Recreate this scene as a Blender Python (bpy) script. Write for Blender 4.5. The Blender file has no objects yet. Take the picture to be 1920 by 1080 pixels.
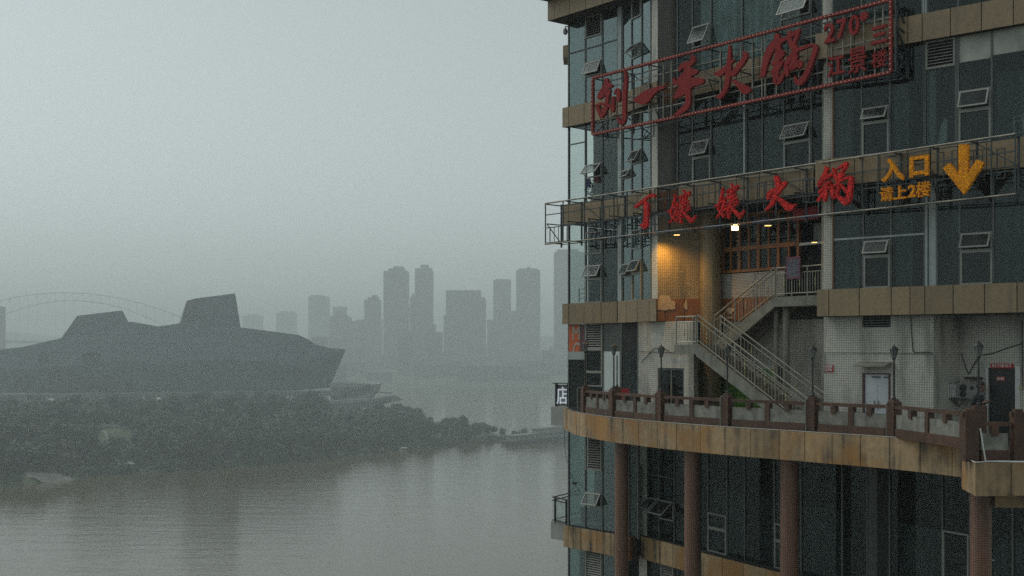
import bpy, bmesh, math, random
from mathutils import Vector, Matrix
import numpy as np
random.seed(11)
R = random.random
def rr(a, b): return a + (b - a) * R()
C = bpy.context.scene.collection
S = bpy.context.scene
E = 50.0            # eye height above the river (m)
F, CX, H = 2133.0, 960.0, 655.0

# ---------------------------------------------------------------- camera
cam_d = bpy.data.cameras.new('camera'); cam = bpy.data.objects.new('camera', cam_d); C.objects.link(cam)
cam.location = (0, 0, E); cam.rotation_euler = (math.radians(90), 0, 0)
cam_d.sensor_width = 36; cam_d.lens = 36 * F / 1920; cam_d.shift_y = 115 / 1920
cam_d.clip_start = 0.5; cam_d.clip_end = 20000
S.camera = cam
# ---------------------------------------------------------------- sky, sun, exposure
SUN_EL, SUN_AZ = math.radians(52), math.radians(-62)     # azimuth clockwise from +Y
w = bpy.data.worlds.new('World'); S.world = w; w.use_nodes = True
nt = w.node_tree; bg = nt.nodes['Background']
sky = nt.nodes.new('ShaderNodeTexSky'); sky.sky_type = 'NISHITA'; sky.sun_disc = False
sky.sun_elevation = SUN_EL; sky.sun_rotation = SUN_AZ
sky.air_density = 1.0; sky.dust_density = 1.0; sky.ozone_density = 1.0
hs = nt.nodes.new('ShaderNodeHueSaturation'); hs.inputs['Saturation'].default_value = 0.12
tint = nt.nodes.new('ShaderNodeMix'); tint.data_type = 'RGBA'; tint.blend_type = 'MULTIPLY'; tint.inputs[0].default_value = 1
tint.inputs[7].default_value = (0.91, 1.0, 0.98, 1)
nt.links.new(sky.outputs[0], hs.inputs['Color']); nt.links.new(hs.outputs[0], tint.inputs[6])
nt.links.new(tint.outputs[2], bg.inputs['Color']); bg.inputs['Strength'].default_value = 0.088
sl = bpy.data.lights.new('sun', 'SUN'); sl.energy = 0.8; sl.angle = math.radians(40); sl.color = (1, .97, .92)
so = bpy.data.objects.new('sun', sl); C.objects.link(so)
sd = Vector((math.sin(SUN_AZ) * math.cos(SUN_EL), math.cos(SUN_AZ) * math.cos(SUN_EL), math.sin(SUN_EL)))
so.rotation_euler = sd.to_track_quat('Z', 'Y').to_euler(); so.location = (-30, -10, 120)
S.view_settings.view_transform = 'Standard'; S.view_settings.look = 'None'
S.view_settings.gamma = 1; S.view_settings.use_curve_mapping = False; S.view_settings.exposure = 0.3
S.render.engine = 'CYCLES'
S.cycles.volume_bounces = 1; S.cycles.max_bounces = 8; S.cycles.transparent_max_bounces = 14
S.cycles.diffuse_bounces = 3; S.cycles.glossy_bounces = 3; S.cycles.caustics_reflective = False; S.cycles.caustics_refractive = False
S.cycles.sample_clamp_indirect = 4; S.cycles.use_denoising = False; S.cycles.use_adaptive_sampling = False
HAZE_DENSITY = 0.00063

# ---------------------------------------------------------------- helpers
WO = {}
def thing(name, label, cat, loc=(0, 0, 0), group=None):
    o = bpy.data.objects.new(name, None); C.objects.link(o); o.location = loc; o.empty_display_size = .2
    o['label'] = label; o['category'] = cat
    if group: o['group'] = group
    WO[o.name] = Vector(loc); return o
def tag(o, label, cat, group=None):
    o['label'] = label; o['category'] = cat
    if group: o['group'] = group
    return o
class MB:
    def __init__(s): s.v = []; s.f = []; s.uv = {}
    def face(s, pts, uv=None):
        i = len(s.v); s.v += [Vector(p) for p in pts]; s.f.append(list(range(i, i + len(pts))))
        if uv: s.uv[len(s.f) - 1] = uv
        return s
    def hexa(s, p):      # 8 points: bottom loop 0-3, top loop 4-7
        i = len(s.v); s.v += [Vector(q) for q in p]
        for q in ((0, 3, 2, 1), (4, 5, 6, 7), (0, 1, 5, 4), (1, 2, 6, 5), (2, 3, 7, 6), (3, 0, 4, 7)):
            s.f.append([i + k for k in q])
        return s
    def box(s, x0, x1, y0, y1, z0, z1):
        return s.hexa([(x0, y0, z0), (x1, y0, z0), (x1, y1, z0), (x0, y1, z0), (x0, y0, z1), (x1, y0, z1), (x1, y1, z1), (x0, y1, z1)])
    def wbox(s, W, t0, t1, d0, d1, z0, z1):
        return s.hexa([W.P(t0, d1, z0), W.P(t1, d1, z0), W.P(t1, d0, z0), W.P(t0, d0, z0), W.P(t0, d1, z1), W.P(t1, d1, z1), W.P(t1, d0, z1), W.P(t0, d0, z1)])
    def bar(s, p, q, w, h=None):
        p, q = Vector(p), Vector(q); h = h or w; a = (q - p).normalized()
        up = Vector((0, 0, 1)) if abs(a.z) < .95 else Vector((.7, -.7, 0))
        x = a.cross(up).normalized() * w / 2; y = x.cross(a).normalized() * h / 2
        return s.hexa([p - x - y, p + x - y, q + x - y, q - x - y, p - x + y, p + x + y, q + x + y, q - x + y])
    def tube(s, p, q, r, n=8, r2=None):
        p, q = Vector(p), Vector(q); r2 = r if r2 is None else r2; a = (q - p).normalized()
        up = Vector((0, 0, 1)) if abs(a.z) < .95 else Vector((1, 0, 0))
        x = a.cross(up).normalized(); y = a.cross(x).normalized(); i = len(s.v)
        for k in range(n):
            c = x * math.cos(2 * math.pi * k / n) + y * math.sin(2 * math.pi * k / n)
            s.v += [p + c * r, q + c * r2]
        for k in range(n):
            j = (k + 1) % n; s.f.append([i + 2 * k, i + 2 * j, i + 2 * j + 1, i + 2 * k + 1])
            L = (q - p).length; s.uv[len(s.f) - 1] = [(k * 2 * math.pi * r / n, 0), ((k + 1) * 2 * math.pi * r / n, 0), ((k + 1) * 2 * math.pi * r / n, L), (k * 2 * math.pi * r / n, L)]
        s.f.append([i + 2 * k for k in range(n)]); s.f.append([i + 2 * k + 1 for k in range(n)]); return s
    def lathe(s, c, prof, n=10):
        c = Vector(c); i = len(s.v); m = len(prof)
        for k in range(n):
            a = 2 * math.pi * k / n
            for (r, z) in prof: s.v.append(c + Vector((r * math.cos(a), r * math.sin(a), z)))
        for k in range(n):
            j = (k + 1) % n
            for q in range(m - 1): s.f.append([i + k * m + q, i + j * m + q, i + j * m + q + 1, i + k * m + q + 1])
        s.f.append([i + k * m for k in range(n)]); s.f.append([i + k * m + m - 1 for k in range(n)]); return s
    def prism(s, poly, z0, z1):
        i = len(s.v); n = len(poly)
        s.v += [Vector((p[0], p[1], z0)) for p in poly] + [Vector((p[0], p[1], z1)) for p in poly]
        s.f.append([i + k for k in range(n)]); s.f.append([i + n + k for k in range(n)])
        for k in range(n):
            j = (k + 1) % n; s.f.append([i + k, i + j, i + n + j, i + n + k])
        return s
    def extr(s, pts, vec):   # planar polygon in 3D pushed along vec
        vec = Vector(vec); i = len(s.v); n = len(pts); pts = [Vector(p) for p in pts]
        s.v += pts + [p + vec for p in pts]
        s.f.append([i + k for k in range(n)]); s.f.append([i + n + k for k in range(n)])
        for k in range(n):
            j = (k + 1) % n; s.f.append([i + k, i + j, i + n + j, i + n + k])
        return s
def build(name, b, mat, parent=None, label=None, kind=None, smooth=False, recalc=True, uv=True):
    v = b.v
    lo = Vector((min(p.x for p in v), min(p.y for p in v), min(p.z for p in v))); hi = Vector((max(p.x for p in v), max(p.y for p in v), max(p.z for p in v)))
    c = Vector(((lo.x + hi.x) / 2, (lo.y + hi.y) / 2, lo.z))
    me = bpy.data.meshes.new(name); me.from_pydata([p - c for p in v], [], b.f)
    if recalc:
        bm = bmesh.new(); bm.from_mesh(me); bmesh.ops.recalc_face_normals(bm, faces=bm.faces); bm.to_mesh(me); bm.free()
    if uv:
        ul = me.uv_layers.new(name='UVMap')
        for p in me.polygons:
            cu = b.uv.get(p.index)
            n = p.normal
            for k, li in enumerate(p.loop_indices):
                co = me.vertices[me.loops[li].vertex_index].co + c
                if cu and not recalc: ul.data[li].uv = cu[k]
                elif cu:
                    # match by vertex order (recalc may flip)
                    vi = me.loops[li].vertex_index; ul.data[li].uv = cu[b.f[p.index].index(vi)]
                elif abs(n.z) > .7: ul.data[li].uv = (co.x, co.y)
                else:
                    tx, ty = -n.y, n.x; L = math.hypot(tx, ty) or 1
                    ul.data[li].uv = ((co.x * tx + co.y * ty) / L, co.z)
    if smooth: me.shade_smooth()
    if mat is not None:
        for m in (mat if isinstance(mat, (list, tuple)) else [mat]): me.materials.append(m)
    o = bpy.data.objects.new(name, me); C.objects.link(o); WO[o.name] = c
    if parent is not None: o.parent = parent; o.location = c - WO[parent.name]
    else: o.location = c
    if label: o['label'] = label
    if kind: o['kind'] = kind
    return o
def dup(o, parent=None, loc=None, label=None, rotz=None):
    c = o.copy(); C.objects.link(c)
    if parent is not None: c.parent = parent
    if loc is not None: c.location = loc; WO[c.name] = Vector(loc)
    if rotz is not None: c.rotation_euler = (0, 0, rotz)
    if label: c['label'] = label
    for ch in list(o.children): dup(ch, c)
    return c
def xy(px, Y): return Vector(((px - CX) / F * Y, Y))
def pt(px, py, Y): return Vector(((px - CX) / F * Y, Y, E + (H - py) / F * Y))
class Wall:
    def __init__(s, a, b, off=0.0):
        A, B = xy(*a), xy(*b); s.u = (B - A).normalized(); s.n = Vector((s.u.y, -s.u.x)); s.len = (B - A).length
        if s.n.dot(-A) < 0: s.n = -s.n
        s.o = A + s.n * off
    def t(s, px, d=0.0):
        k = (px - CX) / F; O = s.o + s.n * d
        return (k * O.y - O.x) / (s.u.x - k * s.u.y)
    def Y(s, px, d=0.0): return s.o.y + s.n.y * d + s.u.y * s.t(px, d)
    def z(s, px, py, d=0.0): return E + (H - py) / F * s.Y(px, d)
    def P(s, t, d, z): q = s.o + s.u * t + s.n * d; return Vector((q.x, q.y, z))
    def pp(s, px, py, d=0.0): return s.P(s.t(px, d), d, s.z(px, py, d))
    def xy(s, px, d=0.0): q = s.P(s.t(px, d), d, 0); return Vector((q.x, q.y))

# ---------------------------------------------------------------- materials
def mat(name, col, rough=.6, metal=0., var=.15, scale=2., objvar=0., bump=0., streak=None, streak_amt=.6, emit=None, estr=0, spec=.5, rust=None):
    m = bpy.data.materials.new(name); m.use_nodes = True; t = m.node_tree; N = t.nodes; L = t.links
    p = N['Principled BSDF']; p.inputs['Roughness'].default_value = rough; p.inputs['Metallic'].default_value = metal
    p.inputs['Specular IOR Level'].default_value = spec
    geo = N.new('ShaderNodeNewGeometry')
    c = N.new('ShaderNodeRGB'); c.outputs[0].default_value = (*col, 1); out = c.outputs[0]
    def mul(sock, val):
        x = N.new('ShaderNodeMix'); x.data_type = 'RGBA'; x.blend_type = 'MULTIPLY'; x.inputs[0].default_value = 1
        L.new(sock, x.inputs[6]); L.new(val, x.inputs[7]); return x.outputs[2]
    def noise(sc, det=4):
        n = N.new('ShaderNodeTexNoise'); n.inputs['Scale'].default_value = 1; n.inputs['Detail'].default_value = det
        mp = N.new('ShaderNodeMapping'); mp.inputs['Scale'].default_value = sc; L.new(geo.outputs['Position'], mp.inputs[0]); L.new(mp.outputs[0], n.inputs['Vector']); return n.outputs['Fac']
    def rng(sock, a, b, lo=.3, hi=.7):
        r = N.new('ShaderNodeMapRange'); r.inputs[1].default_value = lo; r.inputs[2].default_value = hi; r.inputs[3].default_value = a; r.inputs[4].default_value = b
        L.new(sock, r.inputs[0]); return r.outputs[0]
    if var: out = mul(out, rng(noise((scale,) * 3, 6), 1 - var, 1 + var))
    if streak:
        n1 = rng(noise((5, 5, .35), 5), 0, streak_amt, *((.43, .64) if streak_amt >= 1 else (.48, .72))); n2 = noise((1.3, 1.3, 1.3), 3)
        f = N.new('ShaderNodeMath'); f.operation = 'MULTIPLY'; L.new(n1, f.inputs[0]); L.new(rng(n2, .1, 1, .35, .65), f.inputs[1])
        x = N.new('ShaderNodeMix'); x.data_type = 'RGBA'; L.new(f.outputs[0], x.inputs[0]); L.new(out, x.inputs[6]); x.inputs[7].default_value = (*streak, 1); out = x.outputs[2]
    if rust:
        n1 = rng(noise((.9, .9, .8), 5), 0, .9, .49, .64)
        x = N.new('ShaderNodeMix'); x.data_type = 'RGBA'; L.new(n1, x.inputs[0]); L.new(out, x.inputs[6]); x.inputs[7].default_value = (*rust, 1); out = x.outputs[2]
    if objvar:
        oi = N.new('ShaderNodeObjectInfo'); out = mul(out, rng(oi.outputs['Random'], 1 - objvar, 1 + objvar, 0, 1))
    L.new(out, p.inputs['Base Color'])
    if bump:
        b = N.new('ShaderNodeBump'); b.inputs['Strength'].default_value = bump; b.inputs['Distance'].default_value = .02
        L.new(noise((18, 18, 18), 4), b.inputs['Height']); L.new(b.outputs[0], p.inputs['Normal'])
    if emit: p.inputs['Emission Color'].default_value = (*emit, 1); p.inputs['Emission Strength'].default_value = estr
    return m
def tilemat(name, c1, c2, mortar, wd, ht, ms, off=0., rough=.35, streak=(.03, .035, .03)):
    m = mat(name, c1, rough, var=0); t = m.node_tree; N = t.nodes; L = t.links; p = N['Principled BSDF']
    uv = N.new('ShaderNodeUVMap'); b = N.new('ShaderNodeTexBrick'); b.offset = off; b.squash = 1
    b.inputs['Color1'].default_value = (*c1, 1); b.inputs['Color2'].default_value = (*c2, 1); b.inputs['Mortar'].default_value = (*mortar, 1)
    b.inputs['Scale'].default_value = 1; b.inputs['Brick Width'].default_value = wd; b.inputs['Row Height'].default_value = ht; b.inputs['Mortar Size'].default_value = ms
    b.inputs['Mortar Smooth'].default_value = .2
    L.new(uv.outputs[0], b.inputs[0])
    geo = N.new('ShaderNodeNewGeometry'); mp = N.new('ShaderNodeMapping'); mp.inputs['Scale'].default_value = (2.2, 2.2, .5)
    n = N.new('ShaderNodeTexNoise'); n.inputs['Scale'].default_value = 1; n.inputs['Detail'].default_value = 6; L.new(geo.outputs['Position'], mp.inputs[0]); L.new(mp.outputs[0], n.inputs['Vector'])
    r = N.new('ShaderNodeMapRange'); r.inputs[1].default_value = .5; r.inputs[2].default_value = .8; r.inputs[3].default_value = 0; r.inputs[4].default_value = .75; L.new(n.outputs['Fac'], r.inputs[0])
    x = N.new('ShaderNodeMix'); x.data_type = 'RGBA'; L.new(r.outputs[0], x.inputs[0]); L.new(b.outputs['Color'], x.inputs[6]); x.inputs[7].default_value = (*streak, 1)
    L.new(x.outputs[2], p.inputs['Base Color'])
    bp = N.new('ShaderNodeBump'); bp.invert = True; bp.inputs['Strength'].default_value = .6; bp.inputs['Distance'].default_value = .01
    L.new(b.outputs['Fac'], bp.inputs['Height']); L.new(bp.outputs[0], p.inputs['Normal']); return m
def glassmat(name, tintc, gcol=(.85, .95, .95), f0=.05, rough=.01, dirt=.06):
    m = bpy.data.materials.new(name); m.use_nodes = True; t = m.node_tree; N = t.nodes; L = t.links
    N.remove(N['Principled BSDF']); out = N['Material Output']
    tr = N.new('ShaderNodeBsdfTransparent'); tr.inputs[0].default_value = (*tintc, 1)
    gl = N.new('ShaderNodeBsdfGlossy'); gl.inputs['Color'].default_value = (*gcol, 1); gl.inputs['Roughness'].default_value = rough
    lw = N.new('ShaderNodeLayerWeight'); lw.inputs[0].default_value = .5
    pw = N.new('ShaderNodeMath'); pw.operation = 'POWER'; pw.inputs[1].default_value = 5; L.new(lw.outputs['Facing'], pw.inputs[0])
    mr = N.new('ShaderNodeMapRange'); mr.inputs[3].default_value = f0; mr.inputs[4].default_value = 1; L.new(pw.outputs[0], mr.inputs[0])
    mx = N.new('ShaderNodeMixShader'); L.new(mr.outputs[0], mx.inputs[0]); L.new(tr.outputs[0], mx.inputs[1]); L.new(gl.outputs[0], mx.inputs[2])
    df = N.new('ShaderNodeBsdfDiffuse'); df.inputs[0].default_value = (.25, .27, .26, 1)
    geo = N.new('ShaderNodeNewGeometry'); mp = N.new('ShaderNodeMapping'); mp.inputs['Scale'].default_value = (1.5, 1.5, .5)
    n = N.new('ShaderNodeTexNoise'); n.inputs['Scale'].default_value = 1; n.inputs['Detail'].default_value = 7; L.new(geo.outputs['Position'], mp.inputs[0]); L.new(mp.outputs[0], n.inputs['Vector'])
    r = N.new('ShaderNodeMapRange'); r.inputs[1].default_value = .35; r.inputs[2].default_value = .8; r.inputs[3].default_value = dirt * .3; r.inputs[4].default_value = dirt * 2; L.new(n.outputs['Fac'], r.inputs[0])
    m2 = N.new('ShaderNodeMixShader'); L.new(r.outputs[0], m2.inputs[0]); L.new(mx.outputs[0], m2.inputs[1]); L.new(df.outputs[0], m2.inputs[2])
    # slightly wavy panes
    n3 = N.new('ShaderNodeTexNoise'); n3.inputs['Scale'].default_value = .9; L.new(geo.outputs['Position'], n3.inputs['Vector'])
    bp = N.new('ShaderNodeBump'); bp.inputs['Strength'].default_value = .02; bp.inputs['Distance'].default_value = .1; L.new(n3.outputs['Fac'], bp.inputs['Height']); L.new(bp.outputs[0], gl.inputs['Normal'])
    L.new(m2.outputs[0], out.inputs['Surface']); return m
def ledmat(name, col, dark, est):
    m = bpy.data.materials.new(name); m.use_nodes = True; t = m.node_tree; N = t.nodes; L = t.links; p = N['Principled BSDF']
    geo = N.new('ShaderNodeNewGeometry'); v = N.new('ShaderNodeTexVoronoi'); v.inputs['Scale'].default_value = 44; L.new(geo.outputs['Position'], v.inputs['Vector'])
    sx = N.new('ShaderNodeSeparateColor'); L.new(v.outputs['Color'], sx.inputs[0])
    r = N.new('ShaderNodeMapRange'); r.inputs[1].default_value = .35; r.inputs[2].default_value = 1; L.new(sx.outputs[0], r.inputs[0])
    x = N.new('ShaderNodeMix'); x.data_type = 'RGBA'; L.new(r.outputs[0], x.inputs[0]); x.inputs[6].default_value = (*dark, 1); x.inputs[7].default_value = (*col, 1)
    L.new(x.outputs[2], p.inputs['Base Color']); p.inputs['Roughness'].default_value = .75; p.inputs['Specular IOR Level'].default_value = .2
    pw = N.new('ShaderNodeMath'); pw.operation = 'POWER'; pw.inputs[1].default_value = 3; L.new(r.outputs[0], pw.inputs[0])
    ml = N.new('ShaderNodeMath'); ml.operation = 'MULTIPLY'; ml.inputs[1].default_value = est; L.new(pw.outputs[0], ml.inputs[0])
    p.inputs['Emission Color'].default_value = (*col, 1); L.new(ml.outputs[0], p.inputs['Emission Strength'])
    return m
M = {}
M['panel'] = mat('granite panel', (.25, .185, .102), .5, var=.12, scale=9, objvar=.13, streak=(.09, .08, .065), streak_amt=.45)
M['panelD'] = mat('weathered granite panel', (.36, .25, .135), .6, var=.16, scale=6, objvar=.2, streak=(.035, .035, .03), streak_amt=1.0, rust=(.33, .165, .045))
M['panelO'] = mat('orange painted panel', (.23, .085, .02), .5, var=.2, scale=4, objvar=.12, streak=(.12, .06, .03))
M['patch'] = mat('bare plaster patch', (.5, .37, .22), .8, var=.2, scale=8)
M['joint'] = mat('dark joint', (.03, .03, .027), .9, var=.1)
M['tile'] = tilemat('cream mosaic tile', (.60, .59, .51), (.53, .52, .45), (.30, .295, .26), .067, .067, .007)
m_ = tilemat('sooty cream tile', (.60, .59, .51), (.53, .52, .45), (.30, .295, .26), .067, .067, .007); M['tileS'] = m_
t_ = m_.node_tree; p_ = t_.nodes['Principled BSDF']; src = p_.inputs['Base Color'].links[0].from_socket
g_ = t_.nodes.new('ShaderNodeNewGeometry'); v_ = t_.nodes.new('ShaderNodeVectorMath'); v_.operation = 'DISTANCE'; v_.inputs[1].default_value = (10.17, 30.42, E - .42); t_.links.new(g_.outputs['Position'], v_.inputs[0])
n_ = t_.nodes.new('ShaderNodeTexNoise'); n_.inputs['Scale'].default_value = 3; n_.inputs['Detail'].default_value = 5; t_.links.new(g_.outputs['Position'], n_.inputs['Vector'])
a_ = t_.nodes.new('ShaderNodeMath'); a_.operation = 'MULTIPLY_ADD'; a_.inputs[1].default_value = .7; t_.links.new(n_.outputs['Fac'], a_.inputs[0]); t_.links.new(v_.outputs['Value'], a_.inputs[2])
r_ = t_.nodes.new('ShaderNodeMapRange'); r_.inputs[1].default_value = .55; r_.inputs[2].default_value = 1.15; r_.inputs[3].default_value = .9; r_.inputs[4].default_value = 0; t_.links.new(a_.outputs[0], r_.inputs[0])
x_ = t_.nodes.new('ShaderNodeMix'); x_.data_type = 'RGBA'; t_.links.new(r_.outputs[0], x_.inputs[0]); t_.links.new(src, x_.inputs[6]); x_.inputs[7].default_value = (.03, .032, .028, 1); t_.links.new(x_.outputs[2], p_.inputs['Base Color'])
M['tileD'] = tilemat('shaded taupe mosaic tile', (.125, .12, .095), (.11, .105, .085), (.05, .05, .042), .067, .05, .007)  # taupe tile with the pier wall's shade darkened into its colour
M['tileLit'] = tilemat('lamp-tinted cream tile', (.32, .25, .13), (.29, .22, .115), (.17, .13, .07), .067, .05, .007)  # cream tile with the lamps' warm glow mixed into its colour
M['brick'] = tilemat('white wall brick tile', (.50, .48, .44), (.44, .42, .38), (.12, .12, .11), .16, .05, .008, off=.5)
M['pink'] = tilemat('pink mosaic tile', (.27, .135, .085), (.24, .115, .075), (.09, .055, .04), .06, .05, .008, streak=(.05, .03, .03))
M['teal'] = tilemat('dark teal tile', (.10, .12, .11), (.085, .10, .095), (.03, .035, .03), .067, .05, .008)
M['conc'] = mat('stair concrete', (.22, .22, .18), .8, var=.25, scale=3, bump=.3, streak=(.06, .06, .05))
M['tread'] = mat('stair tread', (.16, .13, .10), .8, var=.2)
M['alu'] = mat('aluminium frame', (.25, .26, .235), .5, metal=.1, var=.1)
M['mull'] = mat('dark mullion', (.10, .115, .11), .5, var=.15)
M['post'] = mat('pale steel post', (.30, .35, .34), .5, var=.2)
M['louv'] = mat('grey louvre', (.30, .30, .27), .5, var=.2)
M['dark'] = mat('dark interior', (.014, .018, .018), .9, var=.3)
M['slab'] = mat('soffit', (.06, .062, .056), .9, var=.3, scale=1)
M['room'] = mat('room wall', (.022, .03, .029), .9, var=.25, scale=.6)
M['blind'] = mat('pale blind', (.60, .67, .65), .9, var=.15, scale=.8)
M['frost'] = mat('stained white board', (.34, .36, .32), .7, var=.35, scale=1.5)
M['curt'] = mat('net curtain', (.12, .15, .15), .9, var=.25, scale=1.5)
M['glass'] = glassmat('facade glass', (.64, .71, .70), gcol=(.46, .51, .51), f0=.04, dirt=.02)
M['glassR'] = glassmat('reflective film glass', (.50, .60, .59), gcol=(.74, .86, .87), f0=.17, dirt=.05)
M['glassS'] = glassmat('open sash glass', (.55, .60, .59), gcol=(.30, .33, .33), f0=.07, rough=.2, dirt=.05)
M['glassC'] = glassmat('clear corner glass', (.93, .955, .945), f0=.045, dirt=.02)
M['steel'] = mat('dark scaffold steel', (.05, .062, .064), .5, metal=.4, var=.3)
M['steelL'] = mat('worn scaffold pipe', (.22, .21, .17), .5, metal=.3, var=.4, scale=3)
M['pipes'] = mat('painted stripe pipe', (.30, .16, .10), .5, var=.5, scale=1.2)
M['red'] = mat('faded red paint', (.25, .022, .021), .75, spec=.2, var=.15, scale=3, streak=(.2, .02, .02), streak_amt=.4)
M['redframe'] = mat('red light tube', (.24, .026, .022), .6, var=.2, spec=.25)
M['bulb'] = mat('small bulbs', (.78, .68, .52), .3, var=.2, scale=30)
M['ledr'] = ledmat('red point light letters', (.78, .026, .02), (.26, .012, .012), .22)
M['ledy'] = ledmat('amber point light letters', (.85, .33, .006), (.52, .19, .003), .2)
M['brown'] = mat('brown railing stone', (.085, .040, .023), .55, var=.3, scale=5, objvar=.15, streak=(.03, .02, .015))
M['gstone'] = mat('grey stone panel', (.20, .20, .17), .8, var=.35, scale=5, bump=.4, objvar=.1, streak=(.32, .31, .28))
M['black'] = mat('black metal', (.018, .02, .02), .45, metal=.2, var=.2)
M['lampglass'] = mat('lantern glass', (.13, .15, .145), .25, var=.2)
M['wood'] = mat('orange wood frame', (.27, .10, .02), .45, var=.25, scale=6)
M['rail'] = mat('stair rail metal', (.27, .27, .23), .4, metal=.4, var=.2)
M['spind'] = mat('spindle brass', (.36, .33, .20), .35, metal=.5, var=.1)
M['green'] = tilemat('green painted tiles', (.15, .38, .035), (.13, .34, .03), (.04, .07, .02), .16, .16, .012)
M['redsign'] = mat('red notice', (.42, .012, .015), .5, var=.1)
M['white'] = mat('white paint', (.62, .63, .61), .5, var=.12, scale=2)
M['whited'] = mat('white door leaf', (.55, .58, .60), .4, var=.06)
M['greybox'] = mat('grey cladding', (.32, .32, .30), .7, var=.1)
M['blackdoor'] = mat('black door', (.012, .014, .014), .4, var=.2)
M['orange'] = mat('orange sign board', (.48, .10, .025), .6, var=.1)
M['maroon'] = mat('maroon board', (.10, .04, .04), .6, var=.1)
M['lit'] = mat('neon white', (.75, .8, .82), .4, var=0, emit=(.8, .9, 1), estr=.25)
M['ac'] = mat('aircon casing', (.19, .205, .19), .5, var=.1)
M['pipeO'] = mat('orange downpipe', (.25, .12, .06), .5, var=.2)
M['poster'] = mat('pink poster', (.19, .065, .11), .7, var=.5, scale=14)
M['lampon'] = mat('lit lamp', (1, .85, .55), .5, var=0, emit=(1, .62, .20), estr=1.7)
M['lampflood'] = mat('lit floodlight', (1, .9, .7), .5, var=0, emit=(1, .78, .42), estr=4)
M['suit'] = mat('black suit', (.012, .012, .014), .8, var=.2)
M['skin'] = mat('skin', (.17, .10, .072), .6, var=.05)
M['hair'] = mat('black hair', (.01, .01, .01), .6, var=.1)
M['shirt'] = mat('pale shirt', (.12, .15, .17), .7, var=.05)
M['clothb'] = mat('blue cloth', (.03, .035, .08), .9)
M['clothm'] = mat('maroon cloth', (.10, .03, .03), .9)
M['blind2'] = mat('grey blind', (.17, .19, .185), .9, var=.25, scale=.8)
M['curtL'] = mat('pale net curtain', (.58, .64, .63), .9, var=.25, scale=1.5)
M['theatre'] = tilemat('dark theatre cladding', (.060, .100, .112), (.070, .112, .124), (.045, .078, .088), 14, 6, .5, off=0, rough=.5, streak=(.045, .075, .08))
M['theatre_plain'] = mat('dark theatre cladding', (.06, .078, .084), .45, var=.12, scale=.05)
M['theatreD'] = mat('darker theatre glass', (.006, .010, .014), .3, var=.1)
M['podium'] = mat('podium stone', (.15, .16, .15), .8, var=.25, scale=.3)
M['city'] = mat('city concrete', (.10, .11, .11), .8, var=.2, scale=.05, objvar=.25)
M['trunk'] = mat('bark', (.05, .04, .03), .9)
M['leafA'] = mat('leaf green', (.014, .036, .020), .7, var=.5, scale=.12, objvar=.5)
M['leafB'] = mat('leaf olive', (.022, .043, .021), .7, var=.5, scale=.12, objvar=.5)
M['bank'] = mat('grassy bank', (.055, .08, .036), .9, var=.45, scale=.08, streak=None)
M['terr'] = mat('pale terrace stone', (.30, .31, .29), .8, var=.2, scale=.3)
M['sand'] = mat('pale sand', (.22, .21, .18), .9, var=.3, scale=.3)
M['path'] = mat('pale path', (.17, .165, .14), .9, var=.2, scale=.4)
M['boat'] = mat('boat hull', (.06, .07, .075), .6, var=.2, scale=.3)
M['boatw'] = mat('boat white', (.32, .33, .32), .6, var=.2, scale=.3)
# ================================================================ setting: river, banks, haze
def struct(o): o['kind'] = 'structure'; return o
XL, XR, Y0, Y1 = -4200, 3600, -70, 6200; TOP = 226
b = MB(); b.face([(XL + 5, Y0 + 5, 0), (XR - 5, Y0 + 5, 0), (XR - 5, Y1 - 5, 0), (XL + 5, Y1 - 5, 0)])
mw = mat('muddy river water', (.100, .077, .043), .07, var=.12, scale=.01, spec=.5)
t = mw.node_tree; p = t.nodes['Principled BSDF']
geo = t.nodes.new('ShaderNodeNewGeometry'); hgt = None
for sc, wt in (((.05, .17, .1), .8), ((.25, .75, .3), .5), ((.9, 2.4, .3), .16), ((.006, .012, .1), .6)):
    mp = t.nodes.new('ShaderNodeMapping'); mp.inputs['Scale'].default_value = sc; mp.inputs['Rotation'].default_value = (0, 0, .12); n = t.nodes.new('ShaderNodeTexNoise'); n.inputs['Scale'].default_value = 1; n.inputs['Detail'].default_value = 3
    t.links.new(geo.outputs['Position'], mp.inputs[0]); t.links.new(mp.outputs[0], n.inputs['Vector'])
    ml = t.nodes.new('ShaderNodeMath'); ml.operation = 'MULTIPLY'; ml.inputs[1].default_value = wt; t.links.new(n.outputs['Fac'], ml.inputs[0])
    if hgt is None: hgt = ml.outputs[0]
    else:
        ad = t.nodes.new('ShaderNodeMath'); t.links.new(hgt, ad.inputs[0]); t.links.new(ml.outputs[0], ad.inputs[1]); hgt = ad.outputs[0]
bp = t.nodes.new('ShaderNodeBump'); bp.inputs['Strength'].default_value = .13; bp.inputs['Distance'].default_value = .9
t.links.new(hgt, bp.inputs['Height']); t.links.new(bp.outputs[0], p.inputs['Normal'])
struct(build('river', b, mw, uv=False))

# haze: a closed box round everything
b = MB(); b.box(XL, XR, Y0, Y1, -1, TOP)
hz = bpy.data.materials.new('haze'); hz.use_nodes = True; t = hz.node_tree; t.nodes.remove(t.nodes['Principled BSDF'])
pv = t.nodes.new('ShaderNodeVolumePrincipled'); pv.inputs['Color'].default_value = (.875, .97, .97, 1); pv.inputs['Density'].default_value = HAZE_DENSITY; pv.inputs['Anisotropy'].default_value = .2
t.links.new(pv.outputs[0], t.nodes['Material Output'].inputs['Volume'])
o = build('haze', b, hz, uv=False, kind='stuff')

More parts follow.
